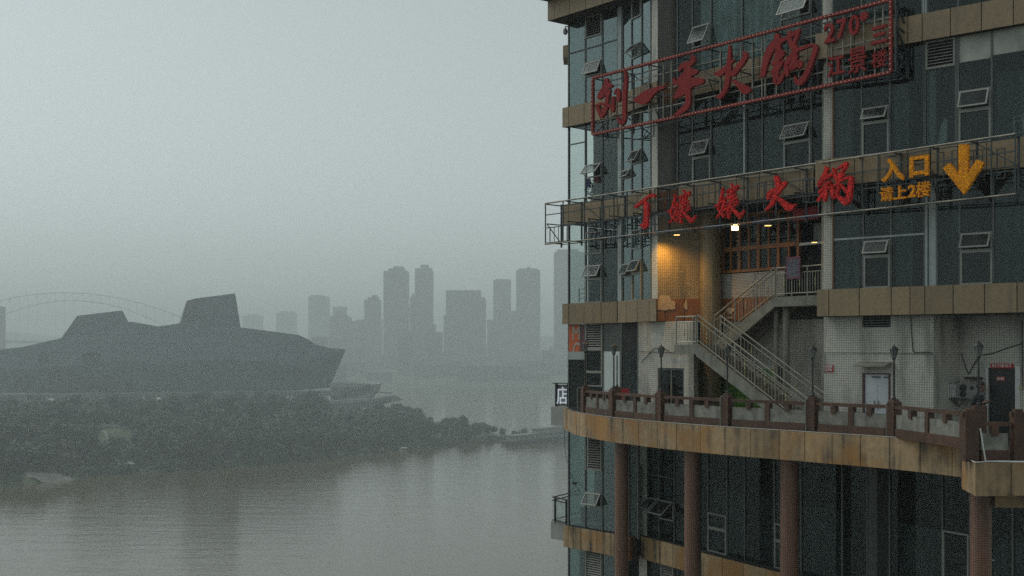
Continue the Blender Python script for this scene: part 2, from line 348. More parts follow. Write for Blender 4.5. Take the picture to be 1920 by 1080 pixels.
# wooded spit across the river
shore = [(-1300, 250), (-700, 300), (-150, 385), (0, 407), (75, 426), (200, 447), (300, 460), (340, 465), (420, 474), (560, 501), (640, 520), (740, 552), (850, 590), (950, 612), (1020, 622)]
SH = [xy(*q) for q in shore]
capx = [(-1300, 13), (560, 13), (650, 9.5), (700, 8), (760, 6.5), (850, 4), (950, 2.4), (1020, .6)]
def lerp_tab(tab, x):
    if x <= tab[0][0]: return tab[0][1]
    for (a, va), (c, vc) in zip(tab, tab[1:]):
        if x <= c: return va + (vc - va) * (x - a) / (c - a)
    return tab[-1][1]
def shoreY(X):
    for a, c in zip(SH, SH[1:]):
        if a.x <= X <= c.x: return a.y + (c.y - a.y) * (X - a.x) / (c.x - a.x)
    return SH[0].y if X < SH[0].x else SH[-1].y
def backY(X):   # rear shore of the spit
    return 830 if X < -90 else 830 - (X + 90) / (SH[-1].x + 90) * 205
def ground(X, Y):
    ys, yb = shoreY(X), backY(X); px = CX + F * X / max(Y, 1)
    k = min(max((Y - ys) / 150, 0), 1); k = k * k * (3 - 2 * k)
    kb = min(max((yb - Y) / 40, 0), 1)
    return -.4 + (lerp_tab(capx, px) + .9) * (.12 * min((Y - ys) / 6, 1) + .88 * k) * kb
b = MB(); cols = []
xs = [SH[0].x + (SH[-1].x - SH[0].x) * i / 110 for i in range(111)]
for X in xs:
    ys, yb = shoreY(X) + 1.6 * math.sin(X * .21) + 1.0 * math.sin(X * .57), backY(X)
    cols.append([Vector((X, ys + (yb - ys) * j / 26, ground(X, ys + (yb - ys) * j / 26) + (.5 * math.sin(X * .31 + j) if 0 < j < 26 else 0))) for j in range(27)])
for i in range(110):
    for j in range(26):
        b.f.append([i * 27 + j, (i + 1) * 27 + j, (i + 1) * 27 + j + 1, i * 27 + j + 1])
b.v = [v for c_ in cols for v in c_]
o = build('river_bank', b, M['bank'], uv=False, smooth=True); struct(o)
def on_ground(X, Y, dz=.25): return Vector((X, Y, ground(X, Y) + dz))
def ribbon(name, pts, wd, m, dz=.9):
    b = MB()
    for a, c in zip(pts, pts[1:]):
        for k in range(6):
            p, q = a.lerp(c, k / 6), a.lerp(c, (k + 1) / 6); s = Vector((0, wd / 2, 0)) if abs(a.x - c.x) > abs(a.y - c.y) else Vector((wd / 2, 0, 0))
            b.hexa([on_ground(*(p - s.xy), -.5), on_ground(*(p + s.xy), -.5), on_ground(*(q + s.xy), -.5), on_ground(*(q - s.xy), -.5),
                    on_ground(*(p - s.xy), dz), on_ground(*(p + s.xy), dz), on_ground(*(q + s.xy), dz), on_ground(*(q - s.xy), dz)])
    return struct(build(name, b, m, uv=False))
ribbon('footpath', [xy(110, 530), xy(238, 534)], 2.2, M['path'], 1.5)
ribbon('footpath', [xy(150, 500), xy(175, 505), xy(185, 495)], 1.6, M['path'], 1.3)
ribbon('footpath', [xy(-60, 436), xy(45, 442), xy(170, 456)], 1.4, M['path'], .7)
ribbon('footpath', [xy(195, 520), xy(208, 495), xy(224, 466)], 1.5, M['path'], 1.0)
b = MB(); c0 = xy(78, 428)
b.v = [on_ground(c0.x + 8.5 * math.cos(a) * (1 + .2 * math.sin(3 * a)), c0.y + 4.5 + 7 * math.sin(a) * (1 + .2 * math.cos(2 * a)), .5) for a in [k * math.pi / 12 for k in range(24)]] + [on_ground(c0.x + 1, c0.y + 5, 1.6)]
b.f = [[k, (k + 1) % 24, 24] for k in range(24)]
struct(build('sand_bank', b, M['sand'], uv=False))

# far shore, hilly
b = MB(); nx, ny = 60, 24; 
for i in range(nx + 1):
    for j in range(ny + 1):
        X = -4100 + 7600 * i / nx; yy = 1560 + 55 * math.sin(X * .004) + (4560 * (j / ny) ** 1.5)
        z = -.5 if j == 0 else 3 + min((yy - 1560) / 1000, 1.8) * (30 + 14 * math.sin(X * .003) + 10 * math.sin(X * .0071 + 1) + 6 * math.sin(yy * .004))
        b.v.append(Vector((X, yy, z)))
b.f = [[i * (ny + 1) + j, (i + 1) * (ny + 1) + j, (i + 1) * (ny + 1) + j + 1, i * (ny + 1) + j + 1] for i in range(nx) for j in range(ny)]
struct(build('hills', b, M['bank'], uv=False, smooth=True))
b = MB(); b.prism([(-4, 36), (30, 20), (60, 30), (60, 70), (10, 70)], -.5, 2)
struct(build('near_bank', b, M['conc'], uv=False))

# ================================================================ grand theatre across the river
TY = 740.
th = thing('theatre', 'huge dark ship-shaped theatre with two roof towers on the far bank', 'theatre', pt(300, 735, TY))
def slab3(pxpts, Yf, depth, dx=-.32):
    b = MB(); b.extr([pt(x, y, Yf) for x, y in pxpts], (depth * dx, depth, 0)); return b
hull = [(-260, 738), (-260, 690), (-120, 668), (0, 655), (40, 651), (115, 634), (200, 618), (240, 604), (245, 603), (297, 612), (345, 605), (400, 612), (451, 614), (500, 620), (560, 628), (578, 636), (590, 645), (603, 649), (615, 652), (648, 655), (618, 727), (560, 732), (240, 737)]
build('hull', slab3(hull, TY, 95), M['theatre'], th)
htop = [q for q in hull if q[1] < 700]; hx = sorted(set([q[0] for q in htop] + [-60, 80, 160, 440, 480, 530, 625, 636]))
def topY(x): return lerp_tab(htop, x)
def botY(x): return lerp_tab([(-260, 737.5), (240, 736.8), (560, 731.5), (618, 726.8), (648, 656)], x)
def ridY(x): return min(max(lerp_tab([(-260, 702), (40, 694), (240, 676), (300, 684), (400, 672), (560, 684), (648, 655.5)], x), topY(x) + .3), botY(x) - .2)
def ridD(x): return lerp_tab([(-260, 3.5), (300, 5), (480, 4.5), (648, .3)], x)
for (fa, fb_, nm) in ((topY, ridY, 'upper_facet'), (ridY, botY, 'lower_facet')):
    b = MB()
    for a, c in zip(hx, hx[1:]):
        da = (.05, ridD(a)) if nm == 'upper_facet' else (ridD(a), .05); dc = (.05, ridD(c)) if nm == 'upper_facet' else (ridD(c), .05)
        b.face([pt(a, fb_(a), TY - da[1]), pt(c, fb_(c), TY - dc[1]), pt(c, fa(c), TY - dc[0]), pt(a, fa(a), TY - da[0])])
    build(nm, b, M['theatre'], th, recalc=False)
def hullD(x, y):
    r = ridY(x); return ridD(x) * ((y - topY(x)) / max(r - topY(x), .1) if y < r else (botY(x) - y) / max(botY(x) - r, .1))
build('roof_tower', slab3([(100, 660), (115, 634), (145, 592), (229, 582), (241, 606), (241, 660)], TY + 12, 50), M['theatre'], th)
build('roof_tower', slab3([(348, 660), (348, 606), (364, 560), (441, 550), (452, 618), (452, 660)], TY + 10, 45, -.4), M['theatre'], th)
b = MB()
for k in range(6):
    f0 = k / 6
    x0 = 337 + 11 * f0; x1 = 350 + 14 * f0; y1 = 563.5 - 3 * f0
    b.extr([pt(x0, 612, TY + 5), pt(x1, y1, TY + 5), pt(x1 + 1.3, y1, TY + 5), pt(x0 + 1.2, 612, TY + 5)], (1, 4, 0))
build('fins', b, M['podium'], th)
build('entrance_overhang', slab3([(95, 694), (150, 703), (240, 718), (243, 738), (95, 738)], TY - 6, 7), M['theatreD'], th)
for grp in ([30, 36, 49], [74, 84], [156, 161, 168, 173, 178, 184], [505, 512], [552, 556, 568], [75, 82, 92]):
    y0 = {30: 706, 74: 662, 156: 661, 505: 690, 552: 686, 75: 716}[grp[0]]
    for x in grp:
        build('window', slab3([(x, y0), (x + 2.4, y0), (x + 2.4, y0 + 22), (x, y0 + 22)], TY - max(hullD(x, y0), hullD(x, y0 + 22)) - .3, 3), M['theatreD'], th)

# terraced stone podium at the theatre's foot
pd = thing('terrace_building', 'pale stone podium with long terraces below the dark theatre', 'terrace', pt(640, 750, 716))
build('ledge', slab3([(-260, 750), (-260, 740), (0, 740), (240, 737), (560, 734), (640, 733), (640, 742), (560, 743)], 722, 16, 0), M['podium'], pd)
build('roof_deck', slab3([(618, 727), (620, 718), (660, 718), (708, 720), (708, 722), (660, 726)], 724, 30, 0), M['terr'], pd)
build('upper_storey', slab3([(620, 750), (620, 727), (660, 726), (706, 722.5), (704, 735), (690, 748)], 726, 24, 0), M['terr'], pd)
for k in range(11):
    x = 641 + k * 5.6; build('window', slab3([(x, 734 - k * .8), (x + 2.6, 734 - k * .8), (x + 2.6, 747 - k * 1.1), (x, 747 - k * 1.1)], 725.6, 1.2, 0), M['theatreD'], pd)
build('lower_deck', slab3([(563, 772), (563, 757), (622, 752), (655, 750), (700, 747), (741, 740), (757, 750), (700, 762), (655, 770)], 712, 20, 0), M['terr'], pd)
for k in range(24):
    x = 608 + k * 5.4; yb = 768 - max(0, x - 655) * .17; build('slat', slab3([(x, yb - 12 + max(0, x - 690) * .02), (x + 1.6, yb - 12), (x + 1.6, yb), (x, yb)], 711.6, .8, 0), M['theatreD'], pd)
build('railing', slab3([(640, 737), (705, 734), (735, 736), (735, 738), (705, 736.5), (640, 739.5)], 713, 1.5, 0), M['podium'], pd)

# arch bridge far behind
BY = 2250.
br = thing('arch_bridge', 'long arch bridge faint in haze behind the theatre', 'bridge', pt(130, 640, BY))
def arch(x0, x1, xc, y0, a, wd, off):
    b = MB(); n = 40; pts = [pt(x0 + (x1 - x0) * k / n, y0 + a * (x0 + (x1 - x0) * k / n - xc) ** 2, BY + off) for k in range(n + 1)]
    for p, q in zip(pts, pts[1:]): b.bar(p, q, wd)
    return b
for off in (0, 24):
    build('arch_chord', arch(-150, 372, 122, 549, .00098, 1.2, off), M['city'], br)
    build('arch_chord', arch(-130, 350, 136, 564, .0016, 1.1, off), M['city'], br)
b = MB()
for k in range(26):
    x = -100 + k * 17; y1 = 549 + .00098 * (x - 122) ** 2; y2 = 564 + .0016 * (x - 136) ** 2
    b.bar(pt(x, y1, BY), pt(x, y2, BY), .5); b.bar(pt(x, y2, BY), pt(x + 17, 549 + .00098 * (x - 105) ** 2, BY), .4)
    if y2 < 630: b.bar(pt(x, y2, BY), pt(x, 634, BY), .3)
build('hanger', b, M['city'], br, kind='stuff')
b = MB(); p0, p1 = pt(-400, 637, BY), pt(560, 645, BY); b.hexa([p0 + Vector((0, 0, -3)), p1 + Vector((0, 0, -3)), p1 + Vector((0, 26, -3)), p0 + Vector((0, 26, -3)), p0 + Vector((0, 0, 2)), p1 + Vector((0, 0, 2)), p1 + Vector((0, 26, 2)), p0 + Vector((0, 26, 2))])
build('deck', b, M['city'], br)
for x in (-150, 330):
    b = MB(); q = pt(x, 640, BY + 13); b.box(q.x - 5, q.x + 5, q.y - 10, q.y + 10, 0, q.z - 3); build('pier', b, M['city'], br)

# far towers
def tower(px0, px1, py, Y, label, crown, grp='towers across the river', extra=None):
    X0, X1 = xy(px0, Y).x, xy(px1, Y).x; zt = E + (H - py) / F * Y; dz = (X1 - X0) * .8; base = 8.
    o = thing('tower_block', label, 'tower', ((X0 + X1) / 2, Y + dz / 2, base), grp)
    b = MB(); b.box(X0, X1, Y, Y + dz, base, zt); build('body', b, M['city'], o)
    W = X1 - X0
    b = MB(); nfl = int((zt - base) / 6.5)
    for k in range(1, nfl):
        z = base + k * 6.5; b.box(X0 - .5, X1 + .5, Y - .6, Y + dz + .5, z, z + 1.2)
    build('floor_ledges', b, M['city'], o, kind='stuff')
    for (f0, f1, hpx) in crown:
        hz_ = hpx / F * Y; b = MB(); b.box(X0 + W * f0, X0 + W * f1, Y + .1 * dz, Y + .9 * dz, zt - .5, zt + hz_); build('roof_block', b, M['city'], o)
    return o
tower(719, 764, 508, 2152, 'tall stepped tower, the left one of the two tallest close together', [(.18, .87, 5), (.4, .8, 9)])
tower(778, 811, 508, 2171, 'tall slim tower beside the tall stepped tower', [(0, .25, 5), (.3, .75, 12), (.75, .95, 6)])
tower(769, 780, 556, 2167, 'low shoulder block against the tall slim tower', [(.3, .9, 5)])
tower(683, 712, 562, 2214, 'mid-height tower with stepped roof left of the tall pair', [(.2, .9, 5), (.5, .8, 9)])
tower(836, 901, 548, 2066, 'broad flat-topped slab tower standing alone', [(0, 1, 4)])
tower(898, 911, 560, 2202, 'narrow block tucked behind the broad flat-topped slab tower', [(.1, .8, 3)])
tower(925, 958, 525, 2312, 'grey tower with flat roof next to the taller square tower', [(.1, .9, 2)])
tower(968, 1013, 506, 2214, 'square tower with small roof house, rightmost clear of the near building', [(.1, .9, 3), (.45, .6, 6)])
tower(1040, 1096, 472, 1960, 'very faint tall tower half hidden behind the near building', [(.1, .8, 5)])
tower(578, 614, 556, 2750, 'faint flat tower rising right of the theatre', [(.1, .7, 3)])
tower(618, 655, 594, 2200, 'short tower with a raised middle roof beyond the theatre bow', [(.3, .7, 12), (.2, .85, 4)])
tower(656, 684, 602, 2300, 'low wide block between two stepped towers', [(.4, .9, 3)])
tower(518, 552, 586, 3100, 'very faint low tower above the theatre roof end', [(.2, .8, 3)])
tower(455, 488, 592, 3200, 'barely visible tower just right of the taller theatre roof tower', [(.3, .8, 3)])
tower(-90, -16, 573, 1700, 'tall tower cut by the frame left of the theatre', [(.2, .9, 3)])
# low buildings on the far shore
random.seed(5)
cb = []
for vi in range(4):
    W_, D_, H_ = rr(16, 40), rr(14, 24), rr(9, 22)
    o = thing('low_building', 'small hazy building on the far shore below the towers', 'building', (0, 0, 0), 'low buildings along the far shore')
    b = MB(); b.box(-W_ / 2, W_ / 2, 0, D_, -6, H_); build('body', b, M['city'], o)
    b = MB(); b.box(-W_ / 2 - 1, W_ / 2 + 1, -1, D_ + 1, H_, H_ + 1.5); build('roof', b, M['podium'], o)
    cb.append(o)
for i in range(64):
    px = rr(625, 1075); Y = rr(1600, 2200); X = xy(px, Y).x
    o = cb[i] if i < 4 else dup(cb[i % 4])
    o.location = (X, Y, 3 + min((Y - 1560) / 1000, 1.6) * 26); o.rotation_euler = (0, 0, rr(-.4, .4))

for i in range(46):
    px = rr(560, 1085); Y = rr(1750, 2900); X = xy(px, Y).x; hh = rr(1.6, 3.6) if i % 3 else rr(3.6, 5.2)
    o = dup(cb[i % 4], label='faint mid-rise block lost in the haze between the towers'); o['group'] = 'mid-rise blocks among the far towers'
    o.location = (X, Y, 6 + min((Y - 1560) / 1000, 1.8) * 26); o.scale = (rr(.5, .8), rr(.8, 1.2), hh)
# ================================================================ trees on the spit
random.seed(3)
def crown_mesh(seed, nq, hgt, size):
    rg = random.Random(seed); V = []; Fc = []
    blobs = []
    for k in range(9):
        a = rg.uniform(0, 6.28); r = rg.uniform(.0, .3) * hgt; blobs.append((Vector((r * math.cos(a), r * math.sin(a), hgt * rg.uniform(.32, .8))), hgt * rg.uniform(.16, .27)))
    for k in range(nq):
        c, rad = blobs[k % 9]
        d = Vector((rg.gauss(0, 1), rg.gauss(0, 1), rg.gauss(0, 1))).normalized(); p = c + d * rad * rg.uniform(.72, 1.08)
        n = (d + Vector((rg.uniform(-.7, .7), rg.uniform(-.7, .7), rg.uniform(-.3, .9)))).normalized(); x = n.orthogonal().normalized(); y = n.cross(x)
        s = size * rg.uniform(.6, 1.3); i = len(V)
        V += [p - x * s, p - y * s * .6, p + x * s, p + y * s * .6]; Fc.append([i, i + 1, i + 2, i + 3])
    return V, Fc
LT = 'bushy dark green tree in the hazy wood on the far bank'
protos = []
for vi in range(6):
    h = [9, 10.5, 8, 11.5, 7, 9.5][vi]
    o = thing('tree', LT, 'tree', (0, 0, 0), 'trees in the wood on the far bank')
    b = MB(); b.tube((0, 0, -1.2), (0, 0, h * .5), .28, 7, .14)
    for k in range(4):
        a = k * 1.6 + vi; b.tube((0, 0, h * .3), (math.cos(a) * h * .2, math.sin(a) * h * .2, h * .55), .12, 5, .05)
    build('trunk', b, M['trunk'], o, uv=False)
    b = MB(); b.v, b.f = crown_mesh(vi, 620, h, .62); b.v = [Vector(v) for v in b.v]
    build('crown', b, M['leafA' if vi % 2 else 'leafB'], o, uv=False, recalc=False)
    protos.append(o)
spots = []
def try_spot(px, Y, mind):
    X = xy(px, Y).x
    if Y < shoreY(X) + (15 if 420 < px < 800 else 8) or Y > backY(X) - 6: return False
    if Y > 700 and px < 560: return False
    if 60 < px < 250 and 492 < Y < 536 and R() < .8: return False
    if px < 330 and Y < shoreY(X) + 26: return False
    yt = H + F * (E - ground(X, Y) - 9.5) / Y
    if yt < 738 or (605 < px < 757 and Y < 716 and yt < lerp_tab([(605, 768), (655, 771), (757, 752)], px)): return False
    for s in spots:
        if (s[0] - X) ** 2 + (s[1] - Y) ** 2 < mind * mind: return False
    spots.append((X, Y)); return True
for k in range(9000):
    if len(spots) >= 288: break
    px = rr(-40, 1005); X_ = 0
    base = lerp_tab([(q[0], q[1]) for q in shore], px)
    Y = base + 8 + (R() ** 1.7) * 200
    if px > 640: Y = base + 6 + R() * 110
    try_spot(px, Y, 6.2)
nth = 0
for i, (X, Y) in enumerate(spots):
    o = protos[i] if i < 6 else dup(protos[i % 6])
    px = CX + F * X / Y; s = (rr(.55, .95) if i % 3 else rr(.95, 1.25)) * (1 if px < 760 else .82 if px < 900 else .6)
    o.location = (X, Y, ground(X, Y)); o.scale = (s * rr(.95, 1.25), s * rr(.95, 1.25), s); o.rotation_euler = (0, 0, rr(0, 6.28))
# the wood behind, one mass
V = []; Fc = []; base_m = [crown_mesh(50 + k, 150, 9.5, 1.05) for k in range(4)]; n = 0; far = list(spots)
for k in range(6000):
    if n >= 1150: break
    X = rr(xy(-260, 560).x, xy(780, 640).x); ys, yb = shoreY(X), backY(X); Y = rr(ys + 32, min(yb - 8, 712)); px = CX + F * X / Y
    if px < 560 and Y > 706: continue
    if 60 < px < 250 and 494 < Y < 534: continue
    yt = H + F * (E - ground(X, Y) - 8.5) / Y
    if yt < 738 or (605 < px < 757 and yt < lerp_tab([(605, 768), (655, 771), (757, 752)], px)): continue
    v, f = base_m[k % 4]; s = rr(.7, 1.12); a = rr(0, 6.28); ca, sa = math.cos(a) * s, math.sin(a) * s; g = ground(X, Y) - .6; i0 = len(V)
    V += [(X + q.x * ca - q.y * sa, Y + q.x * sa + q.y * ca, g + q.z * s) for q in v]; Fc += [[i0 + j for j in ff] for ff in f]; n += 1
me = bpy.data.meshes.new('woodland'); me.from_pydata(V, [], Fc); me.materials.append(M['leafA'])
o = bpy.data.objects.new('woodland', me); C.objects.link(o); o['kind'] = 'stuff'
# undergrowth along the shore
V = []; Fc = []; sm = [crown_mesh(80 + k, 46, 2.4, .5) for k in range(4)]
for k in range(2600):
    px = rr(-200, 1012); base = lerp_tab([(q[0], q[1]) for q in shore], px); Y = base + 2.0 + (R() ** 2) * (60 if px < 800 else 34); X = xy(px, Y).x
    if Y > backY(X) - 3 or (40 < px < 112 and Y < base + 14): continue
    v, f = sm[k % 4]; s = rr(.35, 1.1) * (1 if px < 850 else .7); g = ground(X, Y) - .2; i0 = len(V)
    V += [(X + q.x * s, Y + q.y * s, g + q.z * s) for q in v]; Fc += [[i0 + j for j in ff] for ff in f]
me = bpy.data.meshes.new('undergrowth'); me.from_pydata(V, [], Fc); me.materials.append(M['leafB'])
o = bpy.data.objects.new('undergrowth', me); C.objects.link(o); o['kind'] = 'stuff'

# ================================================================ boats and small things on the shore
o = thing('pontoon_boat', 'long grey two-deck pontoon boat moored at the tip of the wooded spit', 'boat', (*xy(968, 598), 0))
PB = Wall((962, 594), (1085, 640))
def pbx(name, m, t0, t1, d0, d1, z0, z1, kind=None):
    b = MB(); b.wbox(PB, t0, t1, d0, d1, z0, z1); return build(name, b, m, o, kind=kind, uv=False)
LP = PB.len
b = MB(); b.hexa([PB.P(1.5, 0, -.3), PB.P(LP, 0, -.3), PB.P(LP, -8, -.3), PB.P(1.5, -8, -.3), PB.P(-1, .3, 1.9), PB.P(LP, .3, 1.9), PB.P(LP, -8.3, 1.9), PB.P(-1, -8.3, 1.9)]); build('hull', b, M['boat'], o, uv=False)
pbx('deck_house', M['boatw'], 3, LP - 1, -1, -7, 1.9, 4.4); pbx('roof', M['podium'], 1.5, LP, .2, -8, 4.4, 4.75)
pbx('upper_cabin', M['boatw'], LP * .42, LP - 2, -2, -6.5, 4.75, 6.7); pbx('upper_roof', M['boat'], LP * .40, LP - 1.5, -1.3, -7, 6.7, 6.95)
for k in range(12):
    t0 = 4 + k * (LP - 7) / 12; pbx('window', M['theatreD'], t0, t0 + 1.3, -.85, -1.05, 2.7, 3.8)
for k in range(10): pbx('post', M['boatw'], 2 + k * (LP - 3) / 10, 2.2 + k * (LP - 3) / 10, .1, -.1, 1.9, 4.4)
def small_boat(px, Y, label):
    q = xy(px, Y); o = thing('small_boat', label, 'boat', (*q, 0)); b = MB()
    b.hexa([(q.x - 1.6, q.y - .5, -.2), (q.x + 1.6, q.y - .5, -.2), (q.x + 1.6, q.y + .5, -.2), (q.x - 1.6, q.y + .5, -.2), (q.x - 2.4, q.y - .8, .7), (q.x + 2, q.y - .8, .7), (q.x + 2, q.y + .8, .7), (q.x - 2.4, q.y + .8, .7)]); build('hull', b, M['boatw'], o, uv=False)
    b = MB()
    for sx in (-1, 1.2): b.box(q.x + sx - .05, q.x + sx + .05, q.y - .6, q.y + .6, .7, 1.9)
    build('posts', b, M['boat'], o, uv=False); b = MB(); b.extr([(q.x - 1.6, q.y - .9, 1.9), (q.x - 1.1, q.y - .9, 2.3), (q.x + 1.3, q.y - .9, 2.3), (q.x + 1.8, q.y - .9, 1.9)], (0, 1.8, 0)); build('canopy', b, M['white'], o, uv=False)
small_boat(757, 553.5, 'tiny white boat with a canopy at the grassy edge of the spit')
q = xy(205, 456); g = ground(q.x, q.y)
o = thing('landing_stage', 'small pale landing stage with white railing on the far shore', 'landing stage', (q.x, q.y, g)); b = MB(); b.box(q.x - 1.5, q.x + 6, q.y - 1, q.y + 1, g, g + .8); build('deck', b, M['podium'], o, uv=False)
b = MB()
for k in range(6): b.box(q.x + k * .5, q.x + .2 + k * .5, q.y - .9, q.y - .8, g + .8, g + 2.1)
build('railing', b, M['boatw'], o, uv=False)
q = xy(240, 462); g = ground(q.x, q.y)
o = thing('hut', 'small pale hut beside the landing stage on the far shore', 'hut', (q.x, q.y, g)); b = MB(); b.box(q.x - 1.8, q.x + 1.8, q.y - 1, q.y + 1.5, g - .3, g + 1.9); build('wall', b, M['podium'], o, uv=False)
b = MB(); b.extr([(q.x - 2.1, q.y - 1.3, g + 1.9), (q.x + 2.1, q.y - 1.3, g + 1.9), (q.x, q.y - 1.3, g + 2.7)], (0, 3.2, 0)); build('roof', b, M['boatw'], o, uv=False)
# ================================================================ the high-rise
random.seed(21)
L4, L3, L2, L1, L0, LM = (12.05, 13.4), (8.18, 8.90), (4.57, 5.33), (.93, 1.68), (-2.87, -2.12), (-7.27, -6.50)
FLOOR = -2.55
SA = Wall((1066, 42.0), (1160, 40.13)); SB = Wall((1160, 40.13), (1222, 38.17))
YM2 = 37.2 * 2015 / 2290
MB_ = Wall((1270, 37.2), (1545, YM2)); RB = Wall((1530, 32.1), (1920, 28.5))
SM = Wall((1270, 37.2), (1545, YM2), -.22); SR = Wall((1530, 32.1), (1920, 28.5), -.22)
WF = Wall((1233, 37.85), (1313, 37.85))               # end wall of the recess, square to the eye
RC = Wall((1352, 37.9), (1545, 34.7))                 # recessed wall behind the stair
LW = Wall((1198, 40.2), (1463, 33.7))                 # glass under the terrace
bld = thing('high_rise_building', 'weathered beige and glass high-rise with hotpot restaurant signs and a curved terrace', 'building', (*xy(1300, 38), 2))
def Zr(z): return E + z
# ---- bands of stone panels
def band(W, pxs, z0, z1, d, m='panel', back=.28, tilt=None):
    if W in (SB, WF): back = .07
    b = MB(); b.wbox(W, W.t(pxs[0], d) + .01, W.t(pxs[-1], d) - .01, d - back, d - .025, Zr(z0) + .012, Zr(z1) - .012)
    root = build('facade_band', b, M['joint'], bld)
    for a, c in zip(pxs, pxs[1:]):
        b = MB(); pr = rr(-.006, .006); b.wbox(W, W.t(a, d) + .012, W.t(c, d) - .012, d - .04, d + pr, Zr(z0), Zr(z1))
        build('panel', b, M[m], root)
    return root
def steps(a, c, n): return [a + (c - a) * k / n for k in range(n + 1)]
# level 4 cornice (two stepped bands) - top left of the picture
band(SA, [1027, 1040, 1068, 1098, 1130, 1150], L4[0], L4[0] + .72, .75); band(SB, [1152, 1180, 1210, 1240], L4[0], L4[0] + .72, .55)
band(SA, [1009, 1030, 1065, 1100, 1140], L4[0] + .72, L4[1], 1.15); band(SB, [1146, 1180, 1210, 1240], L4[0] + .72, L4[1], .95)
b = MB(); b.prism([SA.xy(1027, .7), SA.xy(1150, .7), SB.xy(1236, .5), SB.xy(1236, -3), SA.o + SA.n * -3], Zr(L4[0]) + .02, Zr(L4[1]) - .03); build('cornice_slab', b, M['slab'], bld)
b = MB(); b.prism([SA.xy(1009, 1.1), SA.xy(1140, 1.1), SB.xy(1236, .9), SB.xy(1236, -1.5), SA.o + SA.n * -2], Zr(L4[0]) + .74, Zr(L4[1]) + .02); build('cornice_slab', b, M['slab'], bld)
for (z0, z1) in (L3, L2, L1):
    band(SA, [1054, 1066, 1095, 1127, 1157], z0, z1, .2); band(SB, [1158, 1174, 1195, 1217], z0, z1, .2)
band(SB, [1217, 1230], L1[0], L1[1], .2)
for (z0, z1) in (L3, L2): band(SB, [1217, 1232], z0, z1, .12); band(WF, [1233.5, 1251, 1270], z0, z1, .04, 'panelO')
band(MB_, [1272, 1300, 1340, 1381, 1424, 1468, 1514, 1526], *L3, 0); band(MB_, [1272, 1300, 1340, 1381, 1424, 1468, 1500, 1526], *L2, 0)
band(RB, [1528, 1556, 1602, 1650, 1702, 1729, 1782, 1840, 1900, 1962, 2030], *L3, 0)
band(RB, [1528, 1556, 1602, 1650, 1702, 1745, 1796, 1850, 1908, 1970, 2030], *L2, 0)
band(RB, [1531, 1554, 1611, 1671, 1706, 1734, 1787, 1846, 1907, 1970, 2030], *L1, 0)
band(WF, [1231, 1247, 1283, 1315], *L1, .06, 'panelO')
band(RC, [1350, 1358, 1382, 1394, 1420, 1452], *L1, .05, 'panelO')
rt = band(SA, [1056, 1075, 1089, 1119, 1152], *LM, .2, 'panelD'); band(SB, [1153, 1178], *LM, .2, 'panelD')
LMr = Wall((1178, 38.9), (1202, 40.3)); band(LMr, [1180, 1190, 1200], *LM, 0, 'panelO', .12)
band(LW, [1202, 1237, 1261, 1285, 1300], *LM, .3, 'panelD'); band(LW, [1314, 1354, 1393, 1436, 1480, 1540, 1600, 1660, 1720, 1780, 1850, 1930, 2010], *LM, .42, 'panelD')
# bare patch on the orange panels
for (px, py, rx, rz, W) in ((1247, 569, .33, .25, WF), (1286, 572, .06, .16, WF), (1370, 582, .16, .1, RC)):
    b = MB(); c = W.pp(px, py, .07); pts = []
    for k in range(22):
        a = k / 22 * 6.283; q = 1 + .16 * math.sin(3 * a + px) + .1 * math.sin(7 * a)
        pts.append(c + Vector((W.u.x, W.u.y, 0)) * (rx * q * math.cos(a)) + Vector((0, 0, rz * q * math.sin(a))))
    b.extr(pts, Vector((W.n.x, W.n.y, 0)) * .012); build('plaster_patch', b, M['patch'], bld)

# ---- slabs, core walls
BD = Vector((.72, .694))
def slab_poly(front, z0, z1):
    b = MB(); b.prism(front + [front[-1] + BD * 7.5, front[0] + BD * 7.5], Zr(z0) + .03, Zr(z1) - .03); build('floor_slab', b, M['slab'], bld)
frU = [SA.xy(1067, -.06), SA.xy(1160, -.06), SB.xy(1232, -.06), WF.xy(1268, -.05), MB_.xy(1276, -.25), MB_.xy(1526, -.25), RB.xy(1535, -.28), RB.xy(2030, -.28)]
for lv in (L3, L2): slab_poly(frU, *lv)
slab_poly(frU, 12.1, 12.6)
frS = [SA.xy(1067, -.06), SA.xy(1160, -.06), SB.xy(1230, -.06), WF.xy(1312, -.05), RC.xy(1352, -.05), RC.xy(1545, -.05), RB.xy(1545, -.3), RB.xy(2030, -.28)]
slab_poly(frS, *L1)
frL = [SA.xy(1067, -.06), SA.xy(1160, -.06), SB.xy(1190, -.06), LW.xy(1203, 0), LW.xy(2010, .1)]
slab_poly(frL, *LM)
def back(W0, px0, W1, px1, z0, z1, dep, m='room'):
    a, c = W0.xy(px0) + BD * dep, W1.xy(px1) + BD * dep
    b = MB(); u = (c - a).normalized() ; n = Vector((u.y, -u.x)) * .1
    b.prism([a, c, c + n, a + n], Zr(z0), Zr(z1)); build('core_wall', b, M[m], bld)
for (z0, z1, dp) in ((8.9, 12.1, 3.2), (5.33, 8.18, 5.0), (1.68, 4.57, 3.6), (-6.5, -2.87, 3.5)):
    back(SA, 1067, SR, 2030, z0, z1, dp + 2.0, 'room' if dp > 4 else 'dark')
def partition(W, px, z0, z1, d0, d1, m='room', th=.1):
    t_ = W.t(px); b = MB(); p = W.P(t_, d0, 0).xy; q = W.P(t_, 0, 0).xy + BD * (-d1); s = W.u * th
    b.prism([p, p + s, q + s, q], Zr(z0), Zr(z1)); build('partition_wall', b, M[m], bld)
for px, z0, z1 in ((1222, 5.33, 8.18), (1222, 1.68, 4.57), (1222, 8.9, 12.1)): partition(SB, px, z0, z1, -.1, -5)
